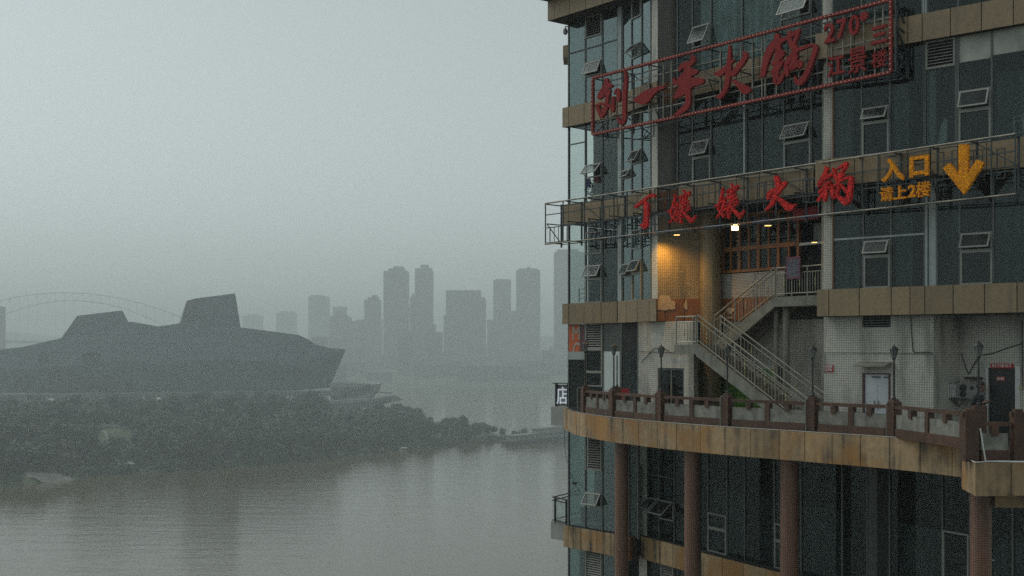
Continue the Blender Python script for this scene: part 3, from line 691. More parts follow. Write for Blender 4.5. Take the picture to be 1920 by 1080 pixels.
for px in (1400, 1535): 
    partition(SM, px, 5.33, 8.18, -1.6, -4.9, 'dark')
for px in (1740,): partition(SR, px, 5.33, 8.18, -.4, -4.8); partition(SR, px, 1.68, 4.57, -.4, -5)
# end wall of the corner room
def endwall(z0, z1, gl, total=9.5):
    A = SA.xy(1066.6, -.02); 
    if gl > 0:
        b = MB(); s = SA.u * .015; b.prism([A, A + s, A + BD * gl + s, A + BD * gl], Zr(z0), Zr(z1)); build('glass_pane', b, M['glassC'], bld)
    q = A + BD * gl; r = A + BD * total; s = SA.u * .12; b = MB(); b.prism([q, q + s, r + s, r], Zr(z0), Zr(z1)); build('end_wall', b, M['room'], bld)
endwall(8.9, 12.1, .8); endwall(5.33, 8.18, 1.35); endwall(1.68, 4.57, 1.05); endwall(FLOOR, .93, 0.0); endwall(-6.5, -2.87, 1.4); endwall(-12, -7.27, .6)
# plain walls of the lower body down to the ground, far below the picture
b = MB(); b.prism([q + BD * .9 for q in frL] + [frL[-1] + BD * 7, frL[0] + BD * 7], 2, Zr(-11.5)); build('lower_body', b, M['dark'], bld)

# ---- glazed storeys
def hbar(W, t0, t1, z, d0=-.03, d1=.035, h=.035, m='mull', name='transom'):
    b = MB(); b.wbox(W, t0, t1, d0, d1, z - h / 2, z + h / 2); return build(name, b, M[m], bld)
def pane(W, t0, t1, z0, z1, d=0., par=None, m='glass', name='glass_pane'):
    b = MB(); b.wbox(W, t0, t1, d - .012, d, z0, z1); return build(name, b, M[m], par or bld)
def frame(W, t0, t1, z0, z1, par=None, wd=.045, d0=-.02, d1=.05, m='alu', name='window'):
    b = MB()
    b.wbox(W, t0, t0 + wd, d0, d1, z0, z1); b.wbox(W, t1 - wd, t1, d0, d1, z0, z1)
    b.wbox(W, t0 + wd, t1 - wd, d0, d1 - .003, z0, z0 + wd); b.wbox(W, t0 + wd, t1 - wd, d0, d1 - .003, z1 - wd, z1)
    return build(name, b, M[m], par or bld)
def louvre(W, t0, t1, z0, z1):
    f = frame(W, t0, t1, z0, z1, name='louvre')
    b = MB(); n = max(4, int((z1 - z0) / .088))
    for k in range(n):
        z = z0 + .05 + (z1 - z0 - .1) * k / n
        b.hexa([W.P(t0 + .04, .035, z), W.P(t1 - .04, .035, z), W.P(t1 - .04, .030, z + .008), W.P(t0 + .04, .030, z + .008), W.P(t0 + .04, -.02, z + .030), W.P(t1 - .04, -.02, z + .030), W.P(t1 - .04, -.025, z + .038), W.P(t0 + .04, -.025, z + .038)])
    build('slats', b, M['louv'], f, kind='stuff')
    b = MB(); b.wbox(W, t0 + .04, t1 - .04, -.08, -.06, z0, z1); build('backing', b, M['dark'], f)
def awning(W, t0, t1, z0, z1, deg):
    f = frame(W, t0, t1, z0, z1)
    a = math.radians(deg); h = z1 - z0 - .05; s = .04; T0, T1 = t0 + .03, t1 - .03; zt = z1 - .03
    def q(t, r, off): # r along the sash from the hinge, off across it
        return W.P(t, .055 + r * math.sin(a) + off * math.cos(a), zt - r * math.cos(a) + off * math.sin(a))
    b = MB()
    def sb(ta, tb, ra, rb, o0=-.015, o1=.02): b.hexa([q(ta, rb, o0), q(tb, rb, o0), q(tb, rb, o1), q(ta, rb, o1), q(ta, ra, o0), q(tb, ra, o0), q(tb, ra, o1), q(ta, ra, o1)])
    sb(T0, T0 + s, 0, h); sb(T1 - s, T1, 0, h); sb(T0 + s, T1 - s, 0, s, -.014, .018); sb(T0 + s, T1 - s, h - s, h, -.014, .018)
    build('sash', b, M['alu'], f)
    b = MB(); b.hexa([q(T0 + s, h - s, 0), q(T1 - s, h - s, 0), q(T1 - s, h - s, .01), q(T0 + s, h - s, .01), q(T0 + s, s, 0), q(T1 - s, s, 0), q(T1 - s, s, .01), q(T0 + s, s, .01)])
    build('pane', b, M['glassS'], f)
    b = MB(); b.bar(q(T1 - .02, h * .8, 0), W.P(T1 - .01, .03, z0 + .03), .015); b.bar(q(T0 + .02, h * .8, 0), W.P(T0 + .01, .03, z0 + .03), .015); build('stay', b, M['mull'], f)
    return f
def storey(W, z0, z1, cols, m='glass', mw_=.045, ang=(24, 32)):
    zb, zt = Zr(z0), Zr(z1)
    for i, (a, c, segs) in enumerate(cols):
        t0, t1 = W.t(a), W.t(c)
        edges = [t0] + ([t1] if i == len(cols) - 1 or cols[i + 1][0] != c else [])
        for tt in edges:
            b = MB(); b.wbox(W, tt - mw_ / 2, tt + mw_ / 2, -.06, .03, zb, zt); build('mullion', b, M['mull'], bld)
        t0 += mw_ / 2; t1 -= mw_ / 2; z = zt
        for k, (ty, py) in enumerate(segs):
            zn = zb if py is None else W.z(a, py)
            if ty == 'g': pane(W, t0, t1, zn, z, 0, m=m)
            elif ty == 'l': louvre(W, t0, t1, zn, z)
            elif ty == 'a': awning(W, t0, t1, zn, z, rr(*ang))
            elif ty == 'w':
                f = frame(W, t0, t1, zn, z); pane(W, t0 + .045, t1 - .045, zn + .045, z - .045, .01, f, m, 'pane')
            elif ty in M:
                b = MB(); b.wbox(W, t0, t1, -.03, .0, zn, z); build('infill_board', b, M[ty], bld)
            if py is not None and ty == 'g' and segs[k + 1][0] == 'g': hbar(W, t0, t1, zn)
            z = zn
G = [('g', None)]
z0, z1 = L3[1], L4[0]
storey(SA, z0, z1, [(1066.5, 1098, [('g', 101), ('g', None)]), (1098, 1130, [('l', 73), ('g', 92), ('g', 119), ('a', 146), ('g', None)]), (1130, 1159, [('g', 82), ('g', None)])], m='glassR')
storey(SB, z0, z1, [(1168, 1185, G), (1185, 1204, [('l', 38), ('g', 86), ('a', 112), ('g', None)]), (1204, 1221, G)], m='glassR', ang=(45, 50))
z0, z1 = L2[1], L3[0]
storey(SA, z0, z1, [(1066.5, 1098, [('g', 272), ('g', None)]), (1098, 1130, [('g', 310), ('a', 335), ('g', None)]), (1130, 1159, G)], m='glassC', ang=(38, 42))
storey(SB, z0, z1, [(1168, 1185, [('g', 320), ('a', 337), ('g', None)]), (1185, 1204, [('l', 238), ('g', 284), ('a', 310), ('g', None)]), (1204, 1221, G)], m='glassR')
z0, z1 = L1[1], L2[0]
storey(SA, z0, z1, [(1066.5, 1098, G), (1098, 1130, [('g', 436), ('w', 478), ('g', 498), ('a', 524), ('w', None)]), (1130, 1159, G)], m='glassC')
storey(SB, z0, z1, [(1168, 1185, [('g', 495), ('a', 520), ('g', None)]), (1185, 1204, [('g', 432), ('w', 468), ('g', 488), ('a', 514), ('w', None)]), (1204, 1221, G)], m='glassR')
z0, z1 = FLOOR, L1[0]
storey(SA, z0, z1, [(1066.5, 1098, G), (1098, 1131, [('l', 655), ('w', 697), ('w', 724), ('g', None)]), (1131, 1164, [('teal', 659), ('blind', None)])])  # last pale board stands in for bright sky seen through the pane
storey(SB, z0, z1, [(1166, 1197, [('dark', 659), ('g', None)])])
z0, z1 = LM[1], L0[0]
storey(SA, z0, z1, [(1066.5, 1098, G), (1098, 1130, [('l', 880), ('g', 921), ('a', 948), ('g', None)]), (1130, 1159, G)], m='glassR')
storey(SB, z0, z1, [(1161, 1180, G), (1180, 1197, G)])
storey(LW, z0, z1, [(1213, 1236, [('g', 889), ('g', 931), ('a', 960), ('g', None)]), (1236, 1265, [('g', 893), ('g', 936), ('a', 972), ('g', None)]), (1265, 1286, G),
                    (1313, 1328, G), (1328, 1364, [('g', 960), ('w', 988), ('w', None)]), (1364, 1397, G), (1397, 1453, G), (1453, 1470, [('g', 980), ('w', 1012), ('w', None)]), (1470, 1503, G), (1503, 1580, G), (1580, 1627, G), (1669, 1768, G), (1768, 1820, [('g', 993), ('w', None)]), (1820, 1900, G), (1900, 2000, G)], ang=(45, 55))
storey(SA, -11.5, LM[0], [(1066.5, 1098, G), (1098, 1130, [('l', 1092), ('g', None)]), (1130, 1159, G)], m='glassR')
storey(LW, -11.5, LM[0], [(1213, 1240, G), (1240, 1265, [('l', 1100), ('g', None)]), (1265, 1286, G)])
storey(SM, L3[1], 14, [(1271, 1299, G), (1299, 1334, [('g', 52), ('a', 92), ('g', None)]), (1334, 1392, G), (1392, 1465, G), (1465, 1522, [('g', 3), ('a', 40), ('g', None)]), (1522, 1545, G)])
storey(SM, L2[1], L3[0], [(1271, 1299, G), (1299, 1334, [('g', 266), ('a', 298), ('w', None)]), (1334, 1398, G), (1398, 1430, G), (1430, 1470, G), (1470, 1522, [('g', 236), ('a', 270), ('w', None)]), (1522, 1545, G)])
storey(SR, L3[1], 14, [(1562, 1616, G), (1616, 1672, G), (1672, 1730, G), (1740, 1797, G), (1797, 1900, G), (1900, 2020, G)])
storey(SR, L2[1], L3[0], [(1562, 1616, G), (1616, 1669, [('g', 204), ('a', 233), ('w', None)]), (1669, 1734, G), (1735, 1793, [('l', 132), ('g', None)]), (1797, 1860, [('frost', 118), ('g', 172), ('a', 210), ('w', None)]), (1860, 1930, [('frost', 104), ('g', None)]), (1930, 2020, [('frost', 90), ('g', None)])])
storey(SR, L1[1], L2[0], [(1562, 1619, G), (1619, 1671, [('g', 452), ('a', 482), ('w', None)]), (1671, 1734, G), (1757, 1800, G), (1800, 1863, [('g', 438), ('a', 472), ('w', None)]), (1863, 1930, G), (1930, 2020, G)])
b = MB(); 
hbar(SR, SR.t(1565), SR.t(1734), SR.z(1650, 444), h=.05, m='post')
# pale posts between the glazed bays
def vpost(W, a, c, z0, z1, m='post', d0=-.1, d1=.05, name='corner_post'):
    b = MB(); b.wbox(W, W.t(a), W.t(c), d0, d1, Zr(z0), Zr(z1)); return build(name, b, M[m], bld)
for (z0, z1) in ((L3[1], L4[0]), (L2[1], L3[0]), (L1[1], L2[0])): vpost(SB, 1160.5, 1167, z0, z1)
vpost(SR, 1735, 1739, L2[1] , L3[0] - .6, d0=-.14, d1=-.06); vpost(SR, 1740, 1748, L2[1], L3[0] - .6, d0=-.3, d1=-.08)
vpost(SR, 1731, 1734, L3[1], 14); vpost(SR, 1735, 1739, L3[1], 14)
vpost(SR, 1736, 1740, L1[1], L2[0]); vpost(SR, 1741.5, 1756, L1[1], L2[0], d0=-.2, d1=.01)
vpost(SM, 1397, 1400, L2[1], L3[0], d1=.09)
# tiled pilasters
def pilaster(poly, z0, z1, m='tile', name='pilaster'):
    b = MB(); b.prism(poly, Zr(z0), Zr(z1)); return build(name, b, M[m], bld)
P1 = SB.xy(1222, .03); P2 = SB.xy(1233, .03); P3 = xy(1270, P2.y + .02)
for (z0, z1) in ((L3[1], 12.1), (L2[1], L3[0])):
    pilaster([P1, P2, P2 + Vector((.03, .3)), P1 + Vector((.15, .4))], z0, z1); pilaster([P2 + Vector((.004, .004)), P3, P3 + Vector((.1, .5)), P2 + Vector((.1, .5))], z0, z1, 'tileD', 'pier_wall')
pilaster([P1, P2, P2 + Vector((.03, .3)), P1 + Vector((.15, .4))], L1[1], L2[0]); pilaster([P2 + Vector((.004, .004)), WF.xy(1313), WF.xy(1313) + Vector((.1, .5)), P2 + Vector((.1, .5))], L1[1], L2[0], 'tileLit', 'pier_wall')
for (z0, z1) in ((L3[1], 14), (L2[1], L3[0]), (L1[1], L2[0])):
    a, c = MB_.xy(1542, .15), RB.xy(1560, .0); pilaster([xy(1545, 32.35), xy(1560, 32.2), xy(1566, 33.2), xy(1540, 33.6)], z0, z1)
b = MB(); q = xy(1561.5, 32.0)
b.tube((q.x, q.y, Zr(L1[1])), (q.x, q.y, Zr(L2[0])), .03, 8); b.tube((q.x, q.y, Zr(L2[1])), (q.x, q.y, Zr(L3[0])), .03, 8); build('downpipe', b, M['pipeO'], bld)
def column(px, wpx, Y, z0, z1, m, name='column'):
    q = xy(px, Y); b = MB(); b.tube((q.x, q.y, Zr(z0)), (q.x, q.y, Zr(z1)), wpx / 2 / F * Y, 24); return build(name, b, M[m], bld, smooth=False)
column(1332.5, 39, 37.75, FLOOR, L2[0], 'tileLit')
for px, wd, Y in ((1165.5, 26, 35.9), (1298, 30, 32.7), (1480, 34, 30.2), (1839, 38, 23.6)): column(px, wd, Y, -14, L0[0] - .05, 'pink')
column(1648, 41, 30.6, LM[1], L0[0], 'teal')
pilaster([LW.xy(1198, .1), LW.xy(1213, .1), LW.xy(1213, -.5), LW.xy(1198, -.5)], LM[1], L0[0]); pilaster([LW.xy(1198, .1), LW.xy(1213, .1), LW.xy(1213, -.5), LW.xy(1198, -.5)], -11.5, LM[0])
pilaster([LW.xy(1286, .02), LW.xy(1313, .02), LW.xy(1313, -.5), LW.xy(1286, -.5)], LM[1], L0[0], 'dark', 'dark_pier')
pilaster([LW.xy(1628, .0), LW.xy(1668, .0), LW.xy(1668, -.5), LW.xy(1628, -.5)], LM[1], L0[0], 'dark', 'dark_pier')
# bulkheads behind the lower glass
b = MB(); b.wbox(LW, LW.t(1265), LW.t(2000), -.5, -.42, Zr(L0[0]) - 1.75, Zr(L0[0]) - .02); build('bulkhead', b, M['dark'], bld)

# ---- recess by the stair: brick parapet, wooden windows
z_s = 1.68
b = MB(); b.wbox(RC, RC.t(1352), RC.t(1473), -.2, .04, Zr(z_s) + .004, RC.z(1352, 514) - .02); build('low_brick_wall', b, M['brick'], bld)
zt, zb, zm = Zr(L2[0]) - .15, RC.z(1352, 513), RC.z(1352, 470)
wf = frame(RC, RC.t(1354), RC.t(1500), zb, zt, wd=.09, d0=-.06, d1=.06, m='wood', name='wooden_window')
ws = [1354, 1371, 1387.5, 1405, 1423, 1442, 1460.5, 1479.5, 1499.5]
for k, px in enumerate(ws[1:-1]):
    b = MB(); hw = .055 if k % 2 else .035; b.wbox(RC, RC.t(px) - hw, RC.t(px) + hw, -.05, .05 if k % 2 else .035, zb + .09, zt - .09); build('mullion', b, M['wood'], wf)
b = MB(); b.wbox(RC, RC.t(1354) + .09, RC.t(1500) - .09, -.04, .075, zm - .07, zm + .07); build('transom', b, M['wood'], wf)
for a, c in zip(ws, ws[1:]):
    for (q0, q1) in ((zb + .09, zm - .07), (zm + .07, zt - .09)):
        if a > 1470 and q0 < zm: continue
        b = MB(); b.wbox(RC, RC.t(a) + .06, RC.t(c) - .05, -.012, 0, q0, q1); build('pane', b, M['glass'], wf)
b = MB(); b.wbox(RC, RC.t(1352), RC.t(1560), -1.9, -1.8, Zr(z_s), Zr(L2[0])); build('core_wall', b, M['room'], bld)
b = MB(); b.wbox(RC, RC.t(1473), RC.t(1478), -.1, .05, Zr(z_s), RC.z(1473, 466)); build('door_post', b, M['black'], bld)
b = MB(); b.wbox(RC, RC.t(1502), RC.t(1546), -.02, .10, RC.z(1502, 461), RC.z(1502, 456)); build('door_head', b, M['white'], bld)
b = MB(); b.wbox(RC, RC.t(1480), RC.t(1546), -.5, -.45, Zr(z_s), RC.z(1502, 461)); build('dark_doorway', b, M['dark'], bld)
b = MB(); b.wbox(RC, RC.t(1509), RC.t(1546), -.45, -.43, RC.z(1502, 456), RC.z(1502, 418)); build('transom_board', b, M['frost'], bld)
b = MB(); b.wbox(RC, RC.t(1498), RC.t(1546), .2, .3, RC.z(1502, 416), RC.z(1502, 393)); o = tag(build('red_banner', b, M['redsign']), 'dark red cloth strip hung over the upper doorway by the stair', 'banner')
# ---- terrace level walls
W1 = Wall((1198, 38.75), (1301, 36.85))
dx0, dx1, dzt = W1.t(1233), W1.t(1282.5), W1.z(1240, 690)
b = MB(); b.wbox(W1, W1.t(1197), dx0, -.2, 0, Zr(FLOOR), Zr(L1[0])); b.wbox(W1, dx1, W1.t(1301), -.2, 0, Zr(FLOOR), Zr(L1[0]) - .002); b.wbox(W1, dx0, dx1, -.2, -.001, dzt, Zr(L1[0]) - .003); build('tiled_wall', b, M['tile'], bld)
df = frame(W1, dx0, dx1, Zr(FLOOR), dzt, wd=.06, d0=-.12, d1=-.02, m='mull', name='glass_door')
b = MB(); b.wbox(W1, (dx0 + dx1) / 2 - .03, (dx0 + dx1) / 2 + .03, -.1, -.03, Zr(FLOOR), dzt - .06); build('meeting_stile', b, M['mull'], df)
for s in (0, 1):
    a = dx0 + .06 + s * ((dx1 - dx0) / 2); pane(W1, a, a + (dx1 - dx0) / 2 - .09, Zr(FLOOR), dzt - .06, -.06, df, 'glass', 'pane')
b = MB(); b.bar(W1.P((dx0 + dx1) / 2 + .06, .03, Zr(-1.75)), W1.P((dx0 + dx1) / 2 + .06, .03, Zr(-1.1)), .025); build('handle', b, M['spind'], df)
b = MB(); b.wbox(W1, W1.t(1200), W1.t(1300), -1.5, -1.4, Zr(FLOOR), Zr(L1[0])); build('core_wall', b, M['dark'], bld)
q = W1.xy(1301); r = xy(1322, q.y + 1.6)
b = MB(); b.prism([q + Vector((.0, .0)), r, r + Vector((-.2, .05)), q + Vector((-.15, .1))], Zr(FLOOR), Zr(.1)); build('tiled_return', b, M['tile'], bld)
b = MB(); b.wbox(RC, RC.t(1330), RC.t(1575), -.25, -.06, Zr(FLOOR), Zr(L1[0])); build('tiled_wall', b, M['tile'], bld)
b = MB(); b.wbox(RC, RC.t(1340), RC.t(1373), -.06, -.03, Zr(FLOOR), Zr(-.35)); build('green_board', b, M['green'], bld)
b = MB(); b.wbox(RC, RC.t(1374), RC.t(1462), -.06, -.02, Zr(FLOOR), Zr(-.62)); build('green_board', b, M['green'], bld)
b = MB(); b.wbox(RC, RC.t(1343), RC.t(1352), -.03, .02, Zr(-1.6), Zr(-.95)); build('meter_box', b, M['black'], bld)
b = MB(); b.wbox(RC, RC.t(1374), RC.t(1462), -.06, .0, Zr(-.62), Zr(-.5)); build('board_cap', b, M['blind'], bld)
b = MB(); b.wbox(RC, RC.t(1462), RC.t(1472), -.06, .05, Zr(FLOOR), Zr(-.5)); build('dark_cabinet', b, M['black'], bld)
BR_ = Wall((1530, 32.1), (1920, 28.5), -.5)
b = MB(); vz0, vz1 = BR_.z(1617, 614), BR_.z(1617, 592)
tA, tB = BR_.t(1545), BR_.t(1750)
d0_, d1_, dz_ = BR_.t(1617), BR_.t(1667), BR_.z(1617, 699)
b.wbox(BR_, tA, BR_.t(1617), -.3, 0, Zr(FLOOR), Zr(L1[0])); b.wbox(BR_, BR_.t(1670), tB, -.3, 0, Zr(FLOOR), Zr(L1[0])); b.wbox(BR_, BR_.t(1617), BR_.t(1670), -.3, -.001, dz_, vz0)
build('tiled_wall', b, M['tileS'], bld)
louvre_d = MB(); louvre_d.wbox(BR_, BR_.t(1617), BR_.t(1670), -.3, -.12, vz0, Zr(L1[0])); build('vent_recess', louvre_d, M['dark'], bld)
b = MB()
for k in range(7): b.wbox(BR_, BR_.t(1617), BR_.t(1670), -.1, -.06, vz0 + .03 + k * .075, vz0 + .06 + k * .075)
build('vent_slats', b, M['mull'], bld, kind='stuff')
b = MB(); tq = BR_.t(1545); b.wbox(BR_, tq, tq + .14, -2.4, -.3, Zr(FLOOR), Zr(L1[0])); build('tiled_return', b, M['tile'], bld)
# white double door, canopy
dd = frame(BR_, d0_, BR_.t(1668.5), Zr(FLOOR), dz_, wd=.045, d0=-.15, d1=-.01, m='maroon', name='double_door')
wdt = (BR_.t(1667) - d0_ - .05) / 2
for s in (0, 1):
    a = d0_ + .05 + s * wdt; b = MB(); b.wbox(BR_, a + .006, a + wdt - .006, -.09, -.05, Zr(FLOOR) + .02, dz_ - .05); lf = build('door_leaf', b, M['whited'], dd)
    b = MB(); hx = a + (wdt - .07 if s == 0 else .05); b.bar(BR_.P(hx, -.02, Zr(-1.65)), BR_.P(hx, -.02, Zr(-1.42)), .018); build('handle', b, M['mull'], lf)
    b = MB(); b.wbox(BR_, a + .2, a + .45, -.05, -.02, dz_ - .13, dz_ - .09); build('closer', b, M['mull'], lf)
b = MB(); cz = BR_.z(1614, 684); b.hexa([BR_.P(BR_.t(1614), .45, cz - .05), BR_.P(BR_.t(1672), .45, cz - .05), BR_.P(BR_.t(1672), .0, cz), BR_.P(BR_.t(1614), .0, cz), BR_.P(BR_.t(1614), .45, cz), BR_.P(BR_.t(1672), .45, cz), BR_.P(BR_.t(1672), 0, cz + .09), BR_.P(BR_.t(1614), 0, cz + .09)]); build('door_canopy', b, M['conc'], bld)
# right-hand recess
c1 = BR_.xy(1750); c2 = xy(1800, c1.y + .85)
b = MB(); b.prism([c1, c2, c2 + Vector((-.1, .3)), c1 + Vector((-.2, .25))], Zr(FLOOR), Zr(L1[0])); build('tiled_return', b, M['tile'], bld)
RW = Wall((1800, c2.y), (1960, c2.y - 1.55))
e0, e1, ez = RW.t(1853), RW.t(1904), RW.z(1856, 690)
b = MB(); b.wbox(RW, RW.t(1799), e0, -.2, 0, Zr(FLOOR), Zr(L1[0])); b.wbox(RW, e1, RW.t(2040), -.2, 0, Zr(FLOOR), Zr(L1[0])); b.wbox(RW, e0, e1, -.2, -.001, ez, Zr(L1[0])); build('tiled_wall', b, M['tile'], bld)
b = MB(); b.wbox(RW, e0, e1, -.12, -.08, Zr(FLOOR), ez); d_ = build('black_door', b, M['blackdoor'], bld)
b = MB(); b.bar(RW.P(e1 - .08, -.05, Zr(-1.6)), RW.P(e1 - .08, -.05, Zr(-1.35)), .02); build('handle', b, M['mull'], d_)
b = MB(); b.wbox(RW, e1, e1 + .13, 0.002, .03, Zr(FLOOR), ez + .06); b.wbox(RW, e0 - .05, e0, .002, .03, Zr(FLOOR), ez); build('door_trim', b, M['white'], bld)

# ================================================================ terrace
TP = [(1057, 41.3), (1078, 38.2), (1110, 36.6), (1150, 35.1), (1190, 34.1), (1225, 33.2), (1270, 32.35), (1320, 31.5), (1380, 30.65), (1440, 29.9), (1500, 29.2), (1560, 28.5), (1615, 27.9), (1670, 27.3), (1740, 26.4), (1806, 25.5)]
def tedge(px, off=0.):
    for a, c in zip(TP, TP[1:]):
        if px <= c[0] or c is TP[-1]:
            W = Wall(a, c); q = W.xy(px, 0); return q - W.n * off, W.n
fpx = [1057, 1068, 1078, 1098, 1117, 1140, 1168, 1197, 1232, 1268, 1313, 1359, 1407, 1461, 1509, 1560, 1613, 1668, 1725, 1785, 1806]
tb = MB(); poly = [tedge(px, .06)[0] for px in range(1057, 1807, 12)]
for q in ((1803, 23.3), (1829, 22.1), (2020, 22.2)): poly.append(xy(*q) + Vector((.03, .1)))
poly += [RW.xy(2030), RW.xy(1800), c1, BR_.xy(1545), RC.xy(1560, -.2), RC.xy(1345, -.2), W1.xy(1301), W1.xy(1198, -.2), SB.xy(1190, -.3), SA.xy(1160, -.3), SA.xy(1067, -.3)]
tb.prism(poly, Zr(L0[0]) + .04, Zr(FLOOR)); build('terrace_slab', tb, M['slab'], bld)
fb = MB()
for a, c in zip(range(1057, 1806, 12), range(1069, 1818, 12)):
    p, n1 = tedge(a, .04); q, n2 = tedge(min(c, 1806), .04)
    fb.prism([p, q, q - n2 * .2, p - n1 * .2], Zr(L0[0]) + .02, Zr(L0[1]) - .01)
fas = build('terrace_fascia', fb, M['joint'], bld)
def curved_panel(a, c, z0, z1, proud, th, par, name, m, cut=.010):
    b = MB(); n = 3; 
    for k in range(n):
        p, n1 = tedge(a + (c - a) * k / n, -proud); q, n2 = tedge(a + (c - a) * (k + 1) / n, -proud)
        u = (q - p).normalized()
        if k == 0: p = p + u * cut
        if k == n - 1: q = q - u * cut
        b.prism([p, q, q - n2 * th, p - n1 * th], z0, z1)
    return build(name, b, m, par)
for a, c in zip(fpx, fpx[1:]): curved_panel(a, c, Zr(L0[0]), Zr(L0[1]) + .002, rr(-.005, .005), .04, fas, 'panel', M['panelD'])
# protruding bay on the right
BV = [(1803, 25.6), (1803.5, 23.2), (1829, 22.0), (1896, 22.05), (1960, 22.2), (2030, 22.4)]
bz0, bz1 = -2.84, -2.2
b = MB(); b.prism([xy(*q) + Vector((.04, .06)) for q in BV] + [xy(2030, 24), xy(1830, 26)], Zr(bz0) + .02, Zr(bz1) - .01); bay = build('bay_fascia', b, M['joint'], bld)
for a, c in zip(BV[1:], BV[2:]):
    W = Wall(a, c); b = MB(); b.wbox(W, .01, W.len - .01, -.05, 0, Zr(bz0), Zr(bz1)); build('panel', b, M['panelD'], bay)
W = Wall((1866, 23.4), (2030, 23.2)); b = MB(); b.wbox(W, 0, W.len, -.2, 0, Zr(-3.25), Zr(-2.86)); build('beam', b, M['panelD'], bld)
def lineup(name, pts, r, m, lab, cat, par=None):
    b = MB()
    for p, q in zip(pts, pts[1:]): b.tube(p, q, r, 5)
    o = build(name, b, m, par)
    if lab: tag(o, lab, cat)
    return o
lineup('light_strip', [Vector((*tedge(px, .02)[0], Zr(L0[1]) + .015)) for px in range(1078, 1806, 18)], .013, M['alu'], 'thin pale cable along the terrace edge under the balustrade', 'cable')
lineup('light_strip', [Vector((*xy(1803.5, 23.1), Zr(bz1) + .02)), Vector((*xy(1829, 21.95), Zr(bz1) + .02)), Vector((*xy(1870, 22.2), Zr(bz1) + .02)), Vector((*xy(1930, 22.1), Zr(bz1) + .02))], .013, M['white'], 'thin white cable along the edge of the protruding bay', 'cable')

# balustrade
bal = thing('balustrade', 'brown stone balustrade with grey panels along the curved terrace', 'balustrade', (*tedge(1440, .2)[0], Zr(L0[1])))
def bx3(name, c, u, hw, hd, z0, z1, par, m):
    n = Vector((u.y, -u.x)); b = MB(); b.prism([c - u * hw - n * hd, c + u * hw - n * hd, c + u * hw + n * hd, c - u * hw + n * hd], z0, z1); return build(name, b, m, par)
posts = [1087, 1140, 1230, 1355, 1515.5, 1668, 1818]
ZB = Zr(L0[1])
def post(c, u, z0, big=.125, zt=None):
    zt = zt or ZB + .84
    p = bx3('post', c, u, big, big, z0, zt, bal, M['brown']); bx3('cap', c, u, big * .68, big * .68, zt, zt + .075, p, M['brown']); bx3('collar', c, u, big * 1.3, big * .55, zt - .06, zt + .02, p, M['brown'])
pc = []
for px in posts:
    c, n = tedge(min(px, 1806), .2)
    if px > 1806: c = xy(1818, 24.3)
    pc.append(c)
for i, c in enumerate(pc):
    u = (pc[min(i + 1, len(pc) - 1)] - pc[max(i - 1, 0)]).normalized()
    if i == len(pc) - 1: post(c, u, Zr(bz1), .15, ZB + .70)
    else: post(c, u, ZB)
def bay_rail(p, q, mids, z0):
    u = (q - p).normalized(); L = (q - p).length; a = p + u * .13; Lr = L - .26
    mid = a + u * Lr / 2
    bx3('rail', mid, u, Lr / 2, .075, z0 + .69, z0 + .77, bal, M['brown'])
    cuts = [0] + [k / mids for k in range(1, mids)] + [1]
    for k in range(1, mids): bx3('mid_post', a + u * Lr * k / mids, u, .07, .085, z0, z0 + .69, bal, M['brown'])
    for k in range(mids):
        c = a + u * Lr * (k + .5) / mids; hw = Lr / mids / 2 - .07
        bx3('plinth', c, u, hw, .09, z0, z0 + .22, bal, M['brown']); bx3('panel', c, u, hw, .05, z0 + .22, z0 + .55, bal, M['gstone'])
        bx3('stub', c, u, .07, .08, z0 + .50, z0 + .69, bal, M['brown'])
for p, q in zip(pc, pc[1:]): bay_rail(p, q, 2, ZB)
# bay balustrade (nearest, right)
q0 = xy(1822, 22.25); q1 = xy(1908, 22.35); q2 = xy(2000, 22.5)
post(q0 + Vector((.02, .15)), Vector((1, 0)), Zr(bz1), .13, Zr(bz1) + .95); post(q1, Vector((1, 0)), Zr(bz1), .11, Zr(bz1) + .95)
bay_rail(q0 + Vector((.02, .15)), q1, 1, Zr(bz1)); bay_rail(q1, q2, 1, Zr(bz1)); bay_rail(pc[-1], q0 + Vector((0, .3)), 1, Zr(bz1))
# far-left return of the balustrade
r0 = xy(1157, 38.2); bx3('post', r0, Vector((1, 0)), .13, .13, Zr(FLOOR), ZB + .86, bal, M['brown'])
for k, px in enumerate((1081, 1134, 1224.5, 1349, 1508.5, 1660)):
    c, n = tedge(px, .04); lineup('cable', [Vector((*c, ZB + .01)), Vector((*(c + n * .01), ZB + .80)), Vector((*(c - n * .1), ZB + .86))], .012, M['alu'], None, None, bal)
lineup('cable', [Vector((*xy(1838, 21.85), ZB + .6)), Vector((*xy(1848, 21.85), Zr(bz1) + .05)), Vector((*xy(1925, 21.9), Zr(bz1) + .03))], .013, M['white'], None, None, bal)
